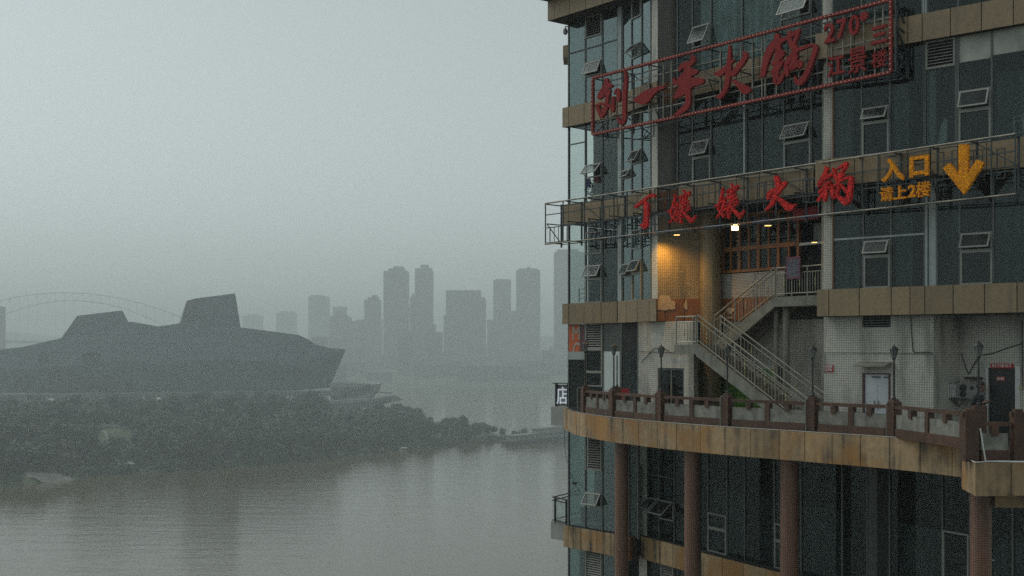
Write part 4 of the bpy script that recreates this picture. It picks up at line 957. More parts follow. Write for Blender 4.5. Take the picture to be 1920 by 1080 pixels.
# ================================================================ staircase
random.seed(8)
ST = Wall((1300, 35.6), (1500, 32.4)); 
st = thing('staircase', 'grey concrete staircase with metal railings climbing from the terrace to the upper doorway', 'staircase', (*ST.xy(1400), Zr(FLOOR)))
def sp(name, b, m, par=None, **k): return build(name, b, M[m], par or st, **k)
zl, zt_ = .15, 1.60
t_top = ST.t(1305); run = 4.55; n_ = 16; ris = (zl - FLOOR) / n_; trd = run / n_
tl0 = ST.t(1264)
b = MB(); b.wbox(ST, tl0, t_top, -2.35, 0, Zr(zl) - .30, Zr(zl)); sp('landing', b, 'conc')
b = MB(); s_ = ris / trd
b.extr([ST.P(t_top, .0, Zr(zl) + .03), ST.P(t_top + run, 0, Zr(FLOOR) + .05), ST.P(t_top + run, 0, Zr(FLOOR)), ST.P(t_top + run - .55, 0, Zr(FLOOR)), ST.P(t_top, 0, Zr(zl) - .36)], Vector((ST.n.x, ST.n.y, 0)) * -.14); sp('stringer', b, 'conc')
b = MB(); b.extr([ST.P(t_top, -1.06, Zr(zl) + .03), ST.P(t_top + run, -1.06, Zr(FLOOR) + .05), ST.P(t_top + run, -1.06, Zr(FLOOR)), ST.P(t_top + run - .55, -1.06, Zr(FLOOR)), ST.P(t_top, -1.06, Zr(zl) - .36)], Vector((ST.n.x, ST.n.y, 0)) * -.14); sp('stringer', b, 'conc')
for k in range(n_ - 1):
    b = MB(); z = zl - ris * (k + 1); b.wbox(ST, t_top + trd * k, t_top + trd * (k + 1) + .02, -1.06, -.14, Zr(z) - ris - .05, Zr(z)); sp('step', b, 'tread')
# upper flight behind
u0 = ST.t(1343, -1.35); u1 = ST.t(1452, -1.35); m_ = 8; r2 = (zt_ - zl) / m_; g2 = (u1 - u0) / m_
for d in (-1.32, -2.25):
    b = MB(); b.extr([ST.P(u0 - .12, d, Zr(zl) + .04), ST.P(u1, d, Zr(zt_) + .0), ST.P(u1, d, Zr(zt_) - .32), ST.P(u0 + .10, d, Zr(zl) - .34), ST.P(u0 - .12, d, Zr(zl) - .34)], Vector((ST.n.x, ST.n.y, 0)) * -.12); sp('stringer', b, 'conc')
for k in range(m_):
    b = MB(); z = zl + r2 * (k + 1); b.wbox(ST, u0 + g2 * k, u0 + g2 * (k + 1) + .02, -2.25, -1.44, Zr(z) - r2 - .05, Zr(z) - .004); sp('step', b, 'tread')
b = MB(); b.wbox(ST, u1, ST.t(1546, -1.35), -2.42, -1.30, Zr(zt_) - .30, Zr(zt_) - .002); sp('landing', b, 'conc')
b = MB(); b.wbox(ST, t_top - .05, u0 - .1, -2.35, -1.3, Zr(zl) - .30, Zr(zl) - .003); sp('landing', b, 'conc')
for px, r in ((1455.5, .075), (1474, .105)):
    q = ST.xy(px, -1.7); b = MB(); b.tube((q.x, q.y, Zr(FLOOR)), (q.x, q.y, Zr(zt_) - .29), r, 14); sp('support_post', b, 'conc')
def railing(tA, zA, tB, zB, d, nbal, hgt=.88, spind=3, ends=(1, 1)):
    def P(f, h): return ST.P(tA + (tB - tA) * f, d, Zr(zA + (zB - zA) * f) + h)
    b = MB(); b.tube(P(0, hgt), P(1, hgt), .025, 8); sp('handrail', b, 'rail')
    b = MB(); b.tube(P(0, hgt - .17), P(1, hgt - .17), .015, 6); sp('rail', b, 'rail')
    b = MB(); b.tube(P(0, .09), P(1, .09), .018, 6); sp('rail', b, 'rail')
    for k in range(nbal + 1):
        f = k / nbal
        if k % 6 == 0 or k == nbal:
            b = MB(); b.tube(P(f, 0), P(f, hgt), .022, 8); sp('newel', b, 'rail')
        elif k % spind == 0:
            b = MB(); q = P(f, .09); L = hgt - .26
            b.lathe(q, [(.009, 0), (.009, L * .25), (.026, L * .42), (.012, L * .5), (.026, L * .58), (.009, L * .75), (.009, L)], 6); sp('baluster', b, 'spind')
        else:
            b = MB(); b.bar(P(f, .09), P(f, hgt - .17), .013); sp('baluster', b, 'rail')
railing(t_top, zl + .05, t_top + run, FLOOR + .05, -.07, 36)
railing(t_top, zl + .05, t_top + run + .5, FLOOR - .25, -1.13, 36)
railing(ST.t(1266), zl, t_top - .05, zl, -.05, 7)
railing(u0 - .1, zl + .05, u1, zt_ + .03, -1.38, 17)
railing(u1 + .08, zt_, ST.t(1544, -1.36), zt_, -1.36, 18)
b = MB(); b.tube(ST.P(tl0 + .02, -2.3, Zr(zl) + .88), ST.P(u0 - .1, -2.3, Zr(zl) + .88), .03, 8); sp('handrail', b, 'rail')

# poster on the landing rail
b = MB(); W = ST; tp = W.t(1474, -1.28); tq = W.t(1500, -1.28)
b.wbox(W, tp, tq, -1.30, -1.285, W.z(1487, 523, -1.28), W.z(1487, 481, -1.28)); o = tag(build('poster', b, M['poster']), 'pink bordered poster hung on the upper landing railing', 'poster')
b = MB(); b.wbox(W, tp + .05, tq - .05, -1.284, -1.281, W.z(1487, 519, -1.28), W.z(1487, 486, -1.28)); build('print', b, mat('grey print', (.12, .115, .145), .7, var=.7, scale=22), o)

# ================================================================ signs
SG = Wall((1022, 41.0), (1902, 27.75))
def smooth(pts, n=5):
    out = []
    for i in range(len(pts) - 1):
        p0, p1, p2, p3 = pts[max(i - 1, 0)], pts[i], pts[i + 1], pts[min(i + 2, len(pts) - 1)]
        for k in range(n):
            t = k / n
            out.append(tuple(.5 * (2 * b_ + (c_ - a_) * t + (2 * a_ - 5 * b_ + 4 * c_ - d_) * t * t + (3 * b_ - a_ - 3 * c_ + d_) * t ** 3) for a_, b_, c_, d_ in zip(p0, p1, p2, p3)))
    out.append(pts[-1]); return out
def strokes(name, par, m, sts, ox, oy, sc, d0=.10, th=.10, W=SG, warp=None, ws=1.):
    b = MB()
    for si, s in enumerate(sts):
        s = [(x, y, wd * ws) for x, y, wd in s]
        def ext(p, q):
            dx, dy = p[0] - q[0], p[1] - q[1]; L = math.hypot(dx, dy) or 1; return (p[0] + dx / L * p[2] * .34, p[1] + dy / L * p[2] * .34, p[2] * .5)
        pts = [ext(s[0], s[1])] + s + [ext(s[-1], s[-2])]
        pts = smooth(pts, 4); Ls, Rs = [], []
        for i, (x, y, wd) in enumerate(pts):
            a, c = pts[max(i - 1, 0)], pts[min(i + 1, len(pts) - 1)]; dx, dy = c[0] - a[0], c[1] - a[1]; L = math.hypot(dx, dy) or 1
            nx, ny = -dy / L * max(wd, 2) / 2, dx / L * max(wd, 2) / 2
            for lst, sg in ((Ls, 1), (Rs, -1)):
                X, Y = x + sg * nx, y + sg * ny
                px, py = ox + X / sc, oy + Y / sc
                if warp: px, py = warp(px, py)
                lst.append((W.t(px, d0), W.z(px, py, d0)))
        o = d0 + si * .004; i0 = len(b.v); n = len(Ls)
        for lst, dd in ((Ls, o), (Rs, o), (Ls, o - th), (Rs, o - th)): b.v += [W.P(t_, dd, z_) for t_, z_ in lst]
        for k in range(n - 1):
            A, B_, C_, D = i0 + k, i0 + n + k, i0 + 2 * n + k, i0 + 3 * n + k
            b.f += [[A, A + 1, B_ + 1, B_], [C_, D, D + 1, C_ + 1], [A, C_, C_ + 1, A + 1], [B_, B_ + 1, D + 1, D]]
        b.f += [[i0, i0 + n, i0 + 3 * n, i0 + 2 * n], [i0 + n - 1, i0 + 3 * n - 1, i0 + 4 * n - 1, i0 + 2 * n - 1]]
    return build(name, b, m, par, uv=False)
def glyph(ch, par, m, px0, px1, py0, py1, W=SG, d0=.10, th=.08, bold=.03, name='character'):
    cu = bpy.data.curves.new('t', 'FONT'); cu.body = ch; cu.extrude = .5; cu.offset = bold; cu.resolution_u = 3
    o = bpy.data.objects.new('t', cu); C.objects.link(o); me = bpy.data.meshes.new_from_object(o.evaluated_get(bpy.context.evaluated_depsgraph_get()))
    bpy.data.objects.remove(o); vs = [v.co.copy() for v in me.vertices]
    x0, x1 = min(v.x for v in vs), max(v.x for v in vs); y0, y1 = min(v.y for v in vs), max(v.y for v in vs); h0, h1 = min(v.z for v in vs), max(v.z for v in vs)
    t0, t1 = W.t(px0, d0), W.t(px1, d0); xm = (px0 + px1) / 2; z0, z1 = W.z(xm, py1, d0), W.z(xm, py0, d0)
    b = MB(); b.v = [W.P(t0 + (t1 - t0) * (v.x - x0) / (x1 - x0), d0 - th + th * (v.z - h0) / (h1 - h0), z0 + (z1 - z0) * (v.y - y0) / (y1 - y0)) for v in vs]
    b.f = [list(p.vertices) for p in me.polygons]
    return build(name, b, m, par, uv=False)
# --- upper sign
s1 = thing('restaurant_sign', 'large red sign of brush characters in a red light-tube frame, the upper sign', 'sign', (*SG.xy(1400), SG.z(1400, 200)))
zb1, zt1 = (SG.z(1113, 253) + SG.z(1672, 135)) / 2, (SG.z(1113, 145) + SG.z(1672, 2)) / 2
ta, tb_ = SG.t(1113), SG.t(1672)
for p, q in (((ta, zb1), (tb_, zb1)), ((ta, zt1), (tb_, zt1)), ((ta, zb1), (ta, zt1)), ((tb_, zb1), (tb_, zt1))):
    b = MB(); b.bar(SG.P(p[0], .03, p[1]), SG.P(q[0], .03, q[1]), .10, .085); build('light_tube', b, M['redframe'], s1)
b = MB()
def bulbs(p, q, step=.13):
    L = math.hypot(q[0] - p[0], q[1] - p[1]); n = int(L / step)
    for k in range(n):
        f = (k + .5) / n; c = SG.P(p[0] + (q[0] - p[0]) * f, .085, p[1] + (q[1] - p[1]) * f); b.lathe(c + Vector((0, 0, -.016)), [(.008, 0), (.020, .01), (.020, .022), (.008, .034)], 5)
bulbs((ta, zb1), (tb_, zb1)); bulbs((ta, zt1), (tb_, zt1)); bulbs((ta, zb1), (ta, zt1)); bulbs((tb_, zb1), (tb_, zt1))
build('bulbs', b, M['bulb'], s1, kind='stuff', uv=False)
def gridframe(par, t0, t1, z0, z1, depth, vpx, hf, m1, m2, rear_step=1.25):
    for px in vpx:
        b = MB(); t_ = SG.t(px); b.bar(SG.P(t_, -.02, z0), SG.P(t_, -.02, z1), .032); build('upright', b, M[m1], par)
    for f in hf:
        b = MB(); z = z0 + (z1 - z0) * f; b.bar(SG.P(t0, -.05, z), SG.P(t1, -.05, z), .03); build('crossbar', b, M[m1], par)
    n = int((t1 - t0) / rear_step)
    for k in range(n + 1):
        t_ = t0 + .05 + (t1 - t0 - .1) * k / n
        dp = depth(t_)
        b = MB(); b.bar(SG.P(t_, -dp, z0 - .08), SG.P(t_, -dp, z1 + .02), .05); build('rear_post', b, M[m2], par)
        for z in (z0 + .05, (z0 + z1) / 2, z1 - .03):
            b = MB(); b.bar(SG.P(t_, -dp, z), SG.P(t_, -.04, z), .035); build('bracket', b, M[m2], par)
        if k % 2 == 0 and k < n:
            b = MB(); b.bar(SG.P(t_, -dp, z0 + .05), SG.P(t_, -.04, (z0 + z1) / 2), .025); build('brace', b, M[m2], par)
        elif k < n:
            t2 = t0 + .05 + (t1 - t0 - .1) * (k + 1) / n
            b = MB(); b.bar(SG.P(t_, -dp, z1 - .05), SG.P(t2, -depth(t2), (z0 + z1) / 2), .025); build('brace', b, M[m2], par)
    for f in (0.02, .5, .98):
        b = MB(); z = z0 + (z1 - z0) * f
        for k in range(n):
            ta_, tb2 = t0 + .05 + (t1 - t0 - .1) * k / n, t0 + .05 + (t1 - t0 - .1) * (k + 1) / n
            b.bar(SG.P(ta_, -depth(ta_), z), SG.P(tb2, -depth(tb2), z), .03)
        build('rear_rail', b, M[m2], par)
tL, tR = SG.t(1022), SG.t(1902)
def dep1(t_): return .62 if t_ < SG.t(1500) else .34
gridframe(s1, ta, tb_, zb1, zt1, dep1, [1145, 1216, 1243, 1258, 1300, 1350, 1388, 1410, 1428, 1434, 1455, 1497, 1550, 1559, 1580, 1595, 1619, 1640, 1655], (.22, .52, .78), 'steelL', 'steel')
# truss returning to the wall at the right end
b = MB(); e = Vector((SG.n.x, SG.n.y, 0))
A0 = [SG.P(tb_ + .12, 0, z) for z in (zb1, zb1 + .6, zb1 + 1.2, zt1)]; A1 = [p + Vector((.48, -.1, -.12)) + Vector((0, .5, 0)) for p in A0]
for p, q in ((A0[0], A1[0]), (A0[1], A1[1]), (A0[2], A1[2]), (A0[3], A1[2]), (A1[0], A1[2]), (A0[0], A1[1]), (A0[2], A1[1]), (A0[0], A0[3])):
    c_ = MB(); c_.bar(p, q, .045); build('truss_bar', c_, M['steel'], s1)
lam = SG.P(SG.t(1113), -.0, zb1 - .03)
for p, q in ((lam, SA.pp(1158, 258, .1)), (SA.pp(1158, 258, .1), SA.pp(1158, 215, .1)), (lam + Vector((0, 0, .05)), SA.pp(1158, 212, .1))):
    b = MB(); b.bar(p, q, .035); build('bracket', b, M['steel'], s1)
for (x0, x1, yy) in ((1182, 1222, 262), (1440, 1462, 192), (1385, 1400, 205)):
    t0_, t1_ = SG.t(x0), SG.t(x1); z = SG.z(x0, yy); b = MB()
    b.bar(SG.P(t0_, -.1, zb1), SG.P(t0_, -.1, z), .03); b.bar(SG.P(t0_, -.1, z), SG.P(t1_, -.1, z), .03); b.bar(SG.P(t1_, -.1, z), SG.P(t1_, -.1, zb1), .03); build('hanger', b, M['steel'], s1)
R_ = M['red']
strokes('character', s1, R_, [
    [(240, 220, 50), (242, 280, 62), (215, 370, 95), (170, 440, 88), (130, 492, 48)], [(240, 320, 80), (290, 310, 66), (315, 318, 44)],
    [(275, 380, 60), (255, 470, 52), (250, 560, 42), (238, 620, 60), (205, 690, 72), (180, 765, 34)], [(110, 605, 34), (165, 575, 40), (240, 590, 44), (300, 612, 46), (332, 650, 60), (335, 690, 30)],
    [(112, 610, 36), (140, 680, 48), (178, 765, 44)], [(350, 480, 26), (345, 560, 40), (338, 640, 48)], [(365, 430, 18), (405, 372, 52), (422, 430, 58), (420, 540, 38)],
    [(520, 110, 28), (532, 200, 40), (520, 350, 48), (508, 520, 50), (508, 700, 52), (500, 810, 60), (470, 862, 52), (432, 825, 42), (410, 770, 16)]], 1105, 120, 7.714)
strokes('character', s1, R_, [[(1070, 330, 46), (1000, 350, 58), (910, 395, 92), (840, 445, 148), (770, 500, 165), (700, 515, 110), (635, 522, 24)]], 1105, 120, 7.714)
strokes('character', s1, R_, [
    [(435, 110, 28), (455, 165, 70), (420, 215, 72), (340, 240, 72), (290, 270, 60), (252, 322, 28)], [(390, 220, 86), (365, 300, 76), (385, 360, 90)],
    [(180, 440, 24), (190, 500, 52), (240, 505, 66), (300, 450, 112), (390, 365, 118), (480, 345, 78), (510, 345, 44)],
    [(195, 715, 44), (265, 650, 112), (340, 560, 156), (430, 500, 128), (520, 485, 112), (585, 475, 84)],
    [(400, 300, 80), (370, 450, 112), (372, 560, 100), (388, 680, 70), (382, 800, 76), (342, 868, 84), (262, 930, 62), (198, 978, 38)]], 1240, 90, 7.714)
strokes('character', s1, R_, [
    [(984, -30, 26), (982, 60, 44), (975, 180, 56), (970, 300, 76), (952, 450, 72), (935, 560, 62), (890, 650, 64), (835, 712, 56), (798, 690, 26)],
    [(775, 370, 46), (830, 370, 80), (900, 320, 72), (965, 250, 48), (1045, 172, 22)],
    [(1195, 65, 46), (1218, 120, 60), (1160, 210, 72), (1100, 290, 72), (1040, 370, 72), (1008, 398, 36)],
    [(1038, 468, 28), (1090, 510, 62), (1150, 560, 92), (1205, 600, 132), (1250, 605, 110), (1272, 605, 60)]], 1240, 90, 7.714)
strokes('character', s1, R_, [
    [(360, 198, 66), (350, 270, 80), (290, 360, 98), (230, 470, 102), (190, 590, 86), (165, 700, 76), (152, 785, 56)], [(150, 790, 40), (105, 798, 18)],
    [(515, 235, 40), (430, 275, 62), (370, 330, 60)], [(415, 425, 56), (440, 470, 62), (400, 520, 60), (340, 580, 58), (288, 625, 26)],
    [(385, 330, 60), (370, 480, 72), (360, 600, 80), (345, 760, 84), (345, 880, 76), (390, 860, 70), (440, 790, 48), (462, 730, 26)], [(450, 570, 36), (400, 640, 62), (340, 700, 82), (278, 742, 28)],
    [(548, 150, 46), (542, 240, 62), (575, 340, 72), (600, 400, 60)], [(690, 112, 22), (640, 160, 56), (570, 205, 48)], [(680, 130, 40), (650, 220, 46), (612, 320, 50)],
    [(590, 350, 60), (635, 380, 70), (632, 430, 80), (590, 500, 70), (520, 570, 56), (500, 640, 54), (508, 740, 64), (518, 788, 32)], [(510, 520, 26), (540, 570, 50), (500, 620, 50)],
    [(640, 425, 58), (710, 400, 42), (800, 365, 46), (890, 345, 42), (925, 385, 62), (890, 520, 62), (830, 680, 66), (772, 800, 76), (705, 885, 80), (650, 880, 60), (632, 800, 26)],
    [(660, 500, 40), (600, 600, 62), (565, 690, 50), (610, 675, 48), (655, 625, 84), (700, 600, 78), (715, 640, 48), (690, 672, 26)]], 1410, 40, 7.714)
for ch, x0, x1, y0, y1 in (('2', 1544.6, 1565, 43, 79.5), ('7', 1568, 1587, 35, 72), ('0', 1590.7, 1610.6, 27.5, 66), ('三', 1633, 1663, 48, 81), ('江', 1550, 1583, 103, 142), ('景', 1589, 1624, 89, 136), ('楼', 1633.5, 1662.6, 94, 126)):
    glyph(ch, s1, R_, x0, x1, y0, y1, bold={'景': .008, '楼': .008, '三': .035}.get(ch, .025))
b = MB(); c = SG.pp(1619, 30.3, .10); U = Vector((SG.u.x, SG.u.y, 0)); b.extr([c + U * (.125 * math.cos(k * .349)) + Vector((0, 0, .125 * math.sin(k * .349))) for k in range(18)], e * -.08); build('character', b, R_, s1, uv=False)
# --- lower sign on its scaffold
s2 = thing('restaurant_sign', 'lower sign of glittering red brush characters on a long steel scaffold', 'sign', (*SG.xy(1300), SG.z(1300, 400)))
zb2, zt2 = (SG.z(1022, 458) + SG.z(1902, 364)) / 2, (SG.z(1022, 382) + SG.z(1902, 251)) / 2
for a, c in ((1022, 1262), (1262, 1560), (1560, 1904)):
    b = MB(); b.tube(SG.P(SG.t(a), 0, zt2), SG.P(SG.t(c), 0, zt2), .028, 7); build('pipe', b, M['steelL'], s2)
M['pipeB'] = mat('blue grey pipe', (.15, .17, .22), .5, var=.3); px_ = 1022; kk = 0
while px_ < 1904:
    nx_ = min(px_ + (34 if kk % 3 == 1 else 28), 1904) if px_ < 1545 else 1904
    b = MB(); b.tube(SG.P(SG.t(px_), 0, zb2), SG.P(SG.t(nx_), 0, zb2), .026 + .001 * (kk % 2), 7); build('pipe', b, M['steelL' if px_ > 1540 or px_ < 1120 else ('pipes', 'pipeB', 'steelL')[kk % 3]], s2); px_ = nx_; kk += 1
def dep2(t_): return .75 if t_ < SG.t(1200) else .62 if t_ < SG.t(1500) else .32
gridframe(s2, tL, tR, zb2, zt2, dep2, [1022, 1055, 1095, 1150, 1175, 1227, 1394, 1534, 1616, 1646, 1742, 1858, 1903], (.72, .40), 'steel', 'steel', 1.05)
random.seed(4)
for (x0, x1, fz0, fz1) in ((1022, 1054, .05, .42), (1115, 1150, .3, .75), (1197, 1226, .2, .7), (1232, 1262, .32, .74), (1296, 1330, .3, .92), (1412, 1428, .2, .8), (1428, 1445, .25, .8), (1500, 1512, .3, .75), (1505, 1534, .28, .72), (1598, 1615, .2, .8), (1655, 1668, .25, .7), (1690, 1740, .3, .6), (1750, 1760, .4, .9), (1775, 1800, .3, .9), (1800, 1850, .45, .85), (1865, 1880, .3, .8)):
    t0_, t1_ = SG.t(x0), SG.t(x1); z0_, z1_ = zb2 + (zt2 - zb2) * fz0, zb2 + (zt2 - zb2) * fz1; dd = rr(-.28, -.1)
    b = MB()
    for p, q in (((t0_, z0_), (t1_, z0_)), ((t0_, z1_), (t1_, z1_)), ((t0_, z0_), (t0_, z1_)), ((t1_, z0_), (t1_, z1_))): b.bar(SG.P(p[0], dd, p[1]), SG.P(q[0], dd, q[1]), .026)
    n = max(1, int((t1_ - t0_) / .22))
    for k in range(1, n): b.bar(SG.P(t0_ + (t1_ - t0_) * k / n, dd, z0_), SG.P(t0_ + (t1_ - t0_) * k / n, dd, z1_), .018)
    build('letter_bracket', b, M['steel'], s2)
LR = M['ledr']
strokes('character', s2, LR, [[(220, 520, 50), (330, 430, 60), (430, 350, 50), (520, 290, 50), (580, 285, 70), (606, 310, 44)], [(405, 400, 36), (440, 475, 90), (440, 600, 86), (435, 720, 86), (430, 830, 92), (412, 895, 112), (392, 955, 46)], [(322, 898, 40), (390, 890, 60)]], 1170, 340, 10.8)
rang = [
    [(1025, 265, 34), (1012, 360, 60), (982, 490, 54), (938, 620, 46), (945, 690, 40), (1000, 745, 54), (1052, 822, 56)], [(1065, 432, 36), (1058, 530, 66), (1020, 660, 58), (970, 760, 48), (905, 838, 26)],
    [(870, 620, 26), (930, 582, 42), (1045, 500, 36)], [(1185, 165, 16), (1215, 222, 42)], [(1082, 342, 22), (1180, 282, 44), (1290, 232, 58), (1328, 212, 46)], [(1320, 230, 40), (1300, 300, 32)],
    [(1150, 325, 36), (1132, 470, 32)], [(1195, 325, 32), (1182, 440, 26)], [(1262, 290, 32), (1235, 500, 40)], [(1135, 470, 26), (1295, 395, 36)], [(1120, 545, 26), (1315, 458, 36)], [(1108, 605, 26), (1325, 518, 36)],
    [(1220, 320, 36), (1190, 610, 46)], [(1262, 615, 30), (1332, 560, 42)], [(1062, 700, 30), (1190, 615, 46)], [(1162, 640, 36), (1160, 760, 48), (1165, 845, 36)], [(1150, 700, 26), (1082, 790, 20)],
    [(1190, 600, 46), (1262, 682, 72), (1335, 765, 102), (1385, 822, 104)], [(1385, 805, 90), (1440, 745, 56), (1462, 692, 18)], [(1245, 690, 20), (1192, 760, 18)]]
strokes('character', s2, LR, rang, 1170, 340, 10.8, ws=.62)
def wp(px, py): fx, fy = (px - 1249) / 57, (py - (354 - (px - 1278) * .13)) / 66; X = 1337 + fx * 60; return X, 342 - (X - 1367) * .13 + fy * 69
strokes('character', s2, LR, rang, 1170, 340, 10.8, warp=wp, ws=.62)
strokes('character', s2, LR, [
    [(1425, 10, 60), (1452, 80, 108), (1470, 200, 104), (1440, 310, 100), (1400, 430, 90), (1340, 560, 78), (1262, 648, 46), (1208, 682, 14)], [(1268, 470, 26), (1282, 380, 92), (1340, 305, 84), (1400, 262, 36)],
    [(1618, 122, 60), (1588, 172, 98), (1520, 268, 52), (1482, 340, 36)], [(1462, 412, 40), (1530, 490, 90), (1615, 570, 130), (1690, 625, 165), (1745, 615, 120)], [(1750, 610, 70), (1842, 562, 10)]], 1320, 330, 10.667, ws=.9)
strokes('character', s2, LR, [
    [(458, 215, 20), (475, 275, 72), (440, 370, 82), (390, 460, 82), (345, 530, 66), (338, 592, 24)], [(578, 350, 44), (520, 392, 60), (440, 450, 50)], [(552, 490, 30), (480, 540, 56), (420, 612, 56), (338, 698, 34)],
    [(545, 580, 16), (500, 632, 46), (430, 705, 60), (330, 835, 56)], [(485, 520, 40), (480, 640, 50), (470, 745, 66), (448, 850, 50)], [(575, 550, 26), (590, 650, 80), (600, 755, 68), (595, 795, 36)],
    [(610, 250, 34), (640, 340, 70), (660, 430, 80), (668, 490, 44)], [(682, 272, 26), (780, 202, 46), (860, 152, 52)], [(870, 160, 50), (832, 240, 50), (772, 320, 50), (702, 402, 56)], [(800, 350, 40), (742, 420, 60), (728, 492, 48), (640, 580, 26)],
    [(772, 480, 36), (850, 432, 44), (925, 418, 58), (948, 450, 72), (930, 560, 92), (920, 700, 96), (882, 830, 122), (832, 905, 80)], [(722, 530, 26), (700, 640, 50), (682, 740, 60), (760, 812, 92), (830, 882, 96)], [(762, 560, 36), (830, 640, 60), (882, 702, 60)], [(680, 745, 26), (640, 812, 16)]], 1500, 290, 9.815, ws=.85)
# --- amber entrance sign
s3 = thing('entrance_sign', 'amber entrance sign of block characters with a thick arrow pointing down', 'sign', (*SG.xy(1745), SG.z(1745, 320)))
LY = M['ledy']
for ch, x0, x1, y0, y1, bd in (('入', 1652, 1694, 296, 340, .035), ('口', 1705, 1740, 292, 331, .035), ('请', 1649, 1673, 350, 377, .010), ('上', 1674, 1698.7, 347.5, 373, .025), ('2', 1702, 1716, 346, 369.5, .025), ('楼', 1717, 1743.5, 340.5, 369, .008)): glyph(ch, s3, LY, x0, x1, y0, y1, bold=bd)
Ap = [(1287, 88), (1422, 72), (1424, 500), (1548, 300), (1660, 345), (1362, 805), (1058, 425), (1160, 352), (1288, 512)]
b = MB(); b.extr([SG.pp(1630 + x / 7.713, 260 + y / 7.713, .12) for x, y in Ap], e * -.10); build('arrow', b, LY, s3, uv=False)
for (x0, x1, y_) in ((1655, 1740, 335), (1668, 1740, 303), (1775, 1842, 300)):
    b = MB(); z = SG.z((x0 + x1) / 2, y_); b.bar(SG.P(SG.t(x0), -.01, z), SG.P(SG.t(x1), -.01, z), .03); build('crossbar', b, M['steel'], s3)

# --- hotel box sign at the corner and orange board
BX = Wall((1040, 43.4), (1066, 43.2))
s4 = thing('box_sign', 'small black framed box sign with one white neon character at the building corner', 'sign', (*BX.xy(1050), BX.z(1050, 762)))
def sgn(name, m, x0, x1, y0, y1, d0, d1, par):
    b = MB(); b.wbox(BX, BX.t(x0), BX.t(x1), d0, d1, BX.z(1050, y1), BX.z(1050, y0)); return build(name, b, M[m], par)
sgn('backing', 'greybox', 1043, 1064, 722, 759, -.2, -.14, s4)
for (x0, x1, y0, y1) in ((1041.5, 1043.5, 719, 762), (1063.5, 1066, 719, 762)): sgn('frame_post', 'black', x0, x1, y0, y1, -.2, .05, s4)
sgn('frame_top', 'black', 1037, 1067, 718, 719.4, -.22, .08, s4); sgn('frame_bar', 'black', 1042, 1065, 758.5, 760.5, -.2, .06, s4); sgn('frame_bar', 'black', 1042, 1065, 722, 723.5, -.2, .06, s4)
glyph('店', s4, M['lit'], 1043.6, 1063.5, 725, 758, BX, .02, .06, .0)
cb_ = Wall((1033, 43.4), (1057, 42.9))
for (y0, y1, lab) in ((763, 798, 'a'), (979, 1012, 'b')):
    b = MB(); b.wbox(cb_, 0, cb_.len + .5, -2.2, 0, cb_.z(1045, y1), cb_.z(1045, y0)); build('balcony_slab', b, M['greybox'], bld)
b = MB(); A_ = SA.P(SA.t(1066), 0, 0).xy; s = Vector((-.02, -.02)); z0, z1 = Zr(L3[1] + 2.1), Zr(L3[1] + 2.55)
q = xy(1055.5, 42.9); b.prism([q, xy(1070, 42.7), xy(1072, 44), xy(1057, 44)], z0, z1); build('side_ledge', b, M['panel'], bld)
s5 = thing('banner_sign', 'orange banner board with pale letters on the corner glass', 'sign', (*SA.xy(1075), SA.z(1075, 658)))
b = MB(); b.wbox(SA, SA.t(1067.5), SA.t(1087.5), .012, .03, SA.z(1067, 659), SA.z(1067, 609)); build('board', b, M['orange'], s5)
b = MB(); b.wbox(SA, SA.t(1087.7), SA.t(1097), .012, .028, SA.z(1067, 659), SA.z(1067, 609)); build('side_board', b, M['maroon'], s5)
glyph('M', s5, M['frost'], 1073.5, 1087, 612, 637.5, SA, .04, .008, .0, 'letter')
glyph('C', s5, M['frost'], 1074, 1087.5, 642, 672, SA, .04, .008, .0, 'letter')
# the lower part of that letter is covered by the dark glass line: trim by a cover bar
b = MB(); b.wbox(SA, SA.t(1067), SA.t(1097.4), .0125, .05, SA.z(1067, 674), SA.z(1067, 659.2)); build('lower_trim', b, M['post'], s5)
# balcony rail at lower left
bl = thing('balcony_railing', 'black balcony railing at the corner below the terrace', 'railing', (*xy(1050, 43), cb_.z(1045, 979)))
zz0, zz1 = cb_.z(1045, 979), cb_.z(1045, 933)
c0_, c1_, c2_ = cb_.xy(1041), cb_.xy(1062, .2), xy(1100, 44.5)
for p in (c0_, c1_): b = MB(); b.bar(Vector((*p, zz0)), Vector((*p, zz1)), .06); build('post', b, M['black'], bl)
for p, q in ((c0_, c1_), (c0_ + Vector((-.1, .02)), c2_ + Vector((-.2, .9)))):
    for h in (zz1, zz1 - .12, zz0 + .06): b = MB(); b.bar(Vector((*p, h)), Vector((*q, h)), .04); build('rail', b, M['black'], bl)
    b = MB(); d_v = (q - p).normalized(); b.prism([p, q, q + Vector((d_v.y, -d_v.x)) * .012, p + Vector((d_v.y, -d_v.x)) * .012], zz0 + .1, zz1 - .15); build('pane', b, M['glassC'], bl)

# ================================================================ lamps on the balustrade
lab = {1089: 'black lantern lamp post at the far corner end of the balustrade', 1143: 'black lantern lamp post in front of the bright corner pane', 1233: 'black lantern lamp post beside the dark glass door', 1357: 'black lantern lamp post in front of the staircase flight', 1516: 'black lantern lamp post between the stair foot and the red notice', 1668: 'black lantern lamp post in front of the white double door', 1835: 'black lantern lamp post behind the suited person, by the air conditioner', 1157: 'plain black pole on the rear corner post of the balustrade'}
lamp0 = thing('lamp_post', lab[1089], 'lamp post', (0, 0, 0), 'lantern lamps along the balustrade')
b = MB(); b.lathe((0, 0, 0), [(.055, 0), (.055, .05), (.024, .09), (.022, .98), (.034, 1.0)], 8); build('pole', b, M['black'], lamp0)
b = MB(); b.lathe((0, 0, 1.0), [(.03, 0), (.055, .04), (.095, .20), (.09, .23)], 6); build('lantern', b, M['lampglass'], lamp0)
b = MB()
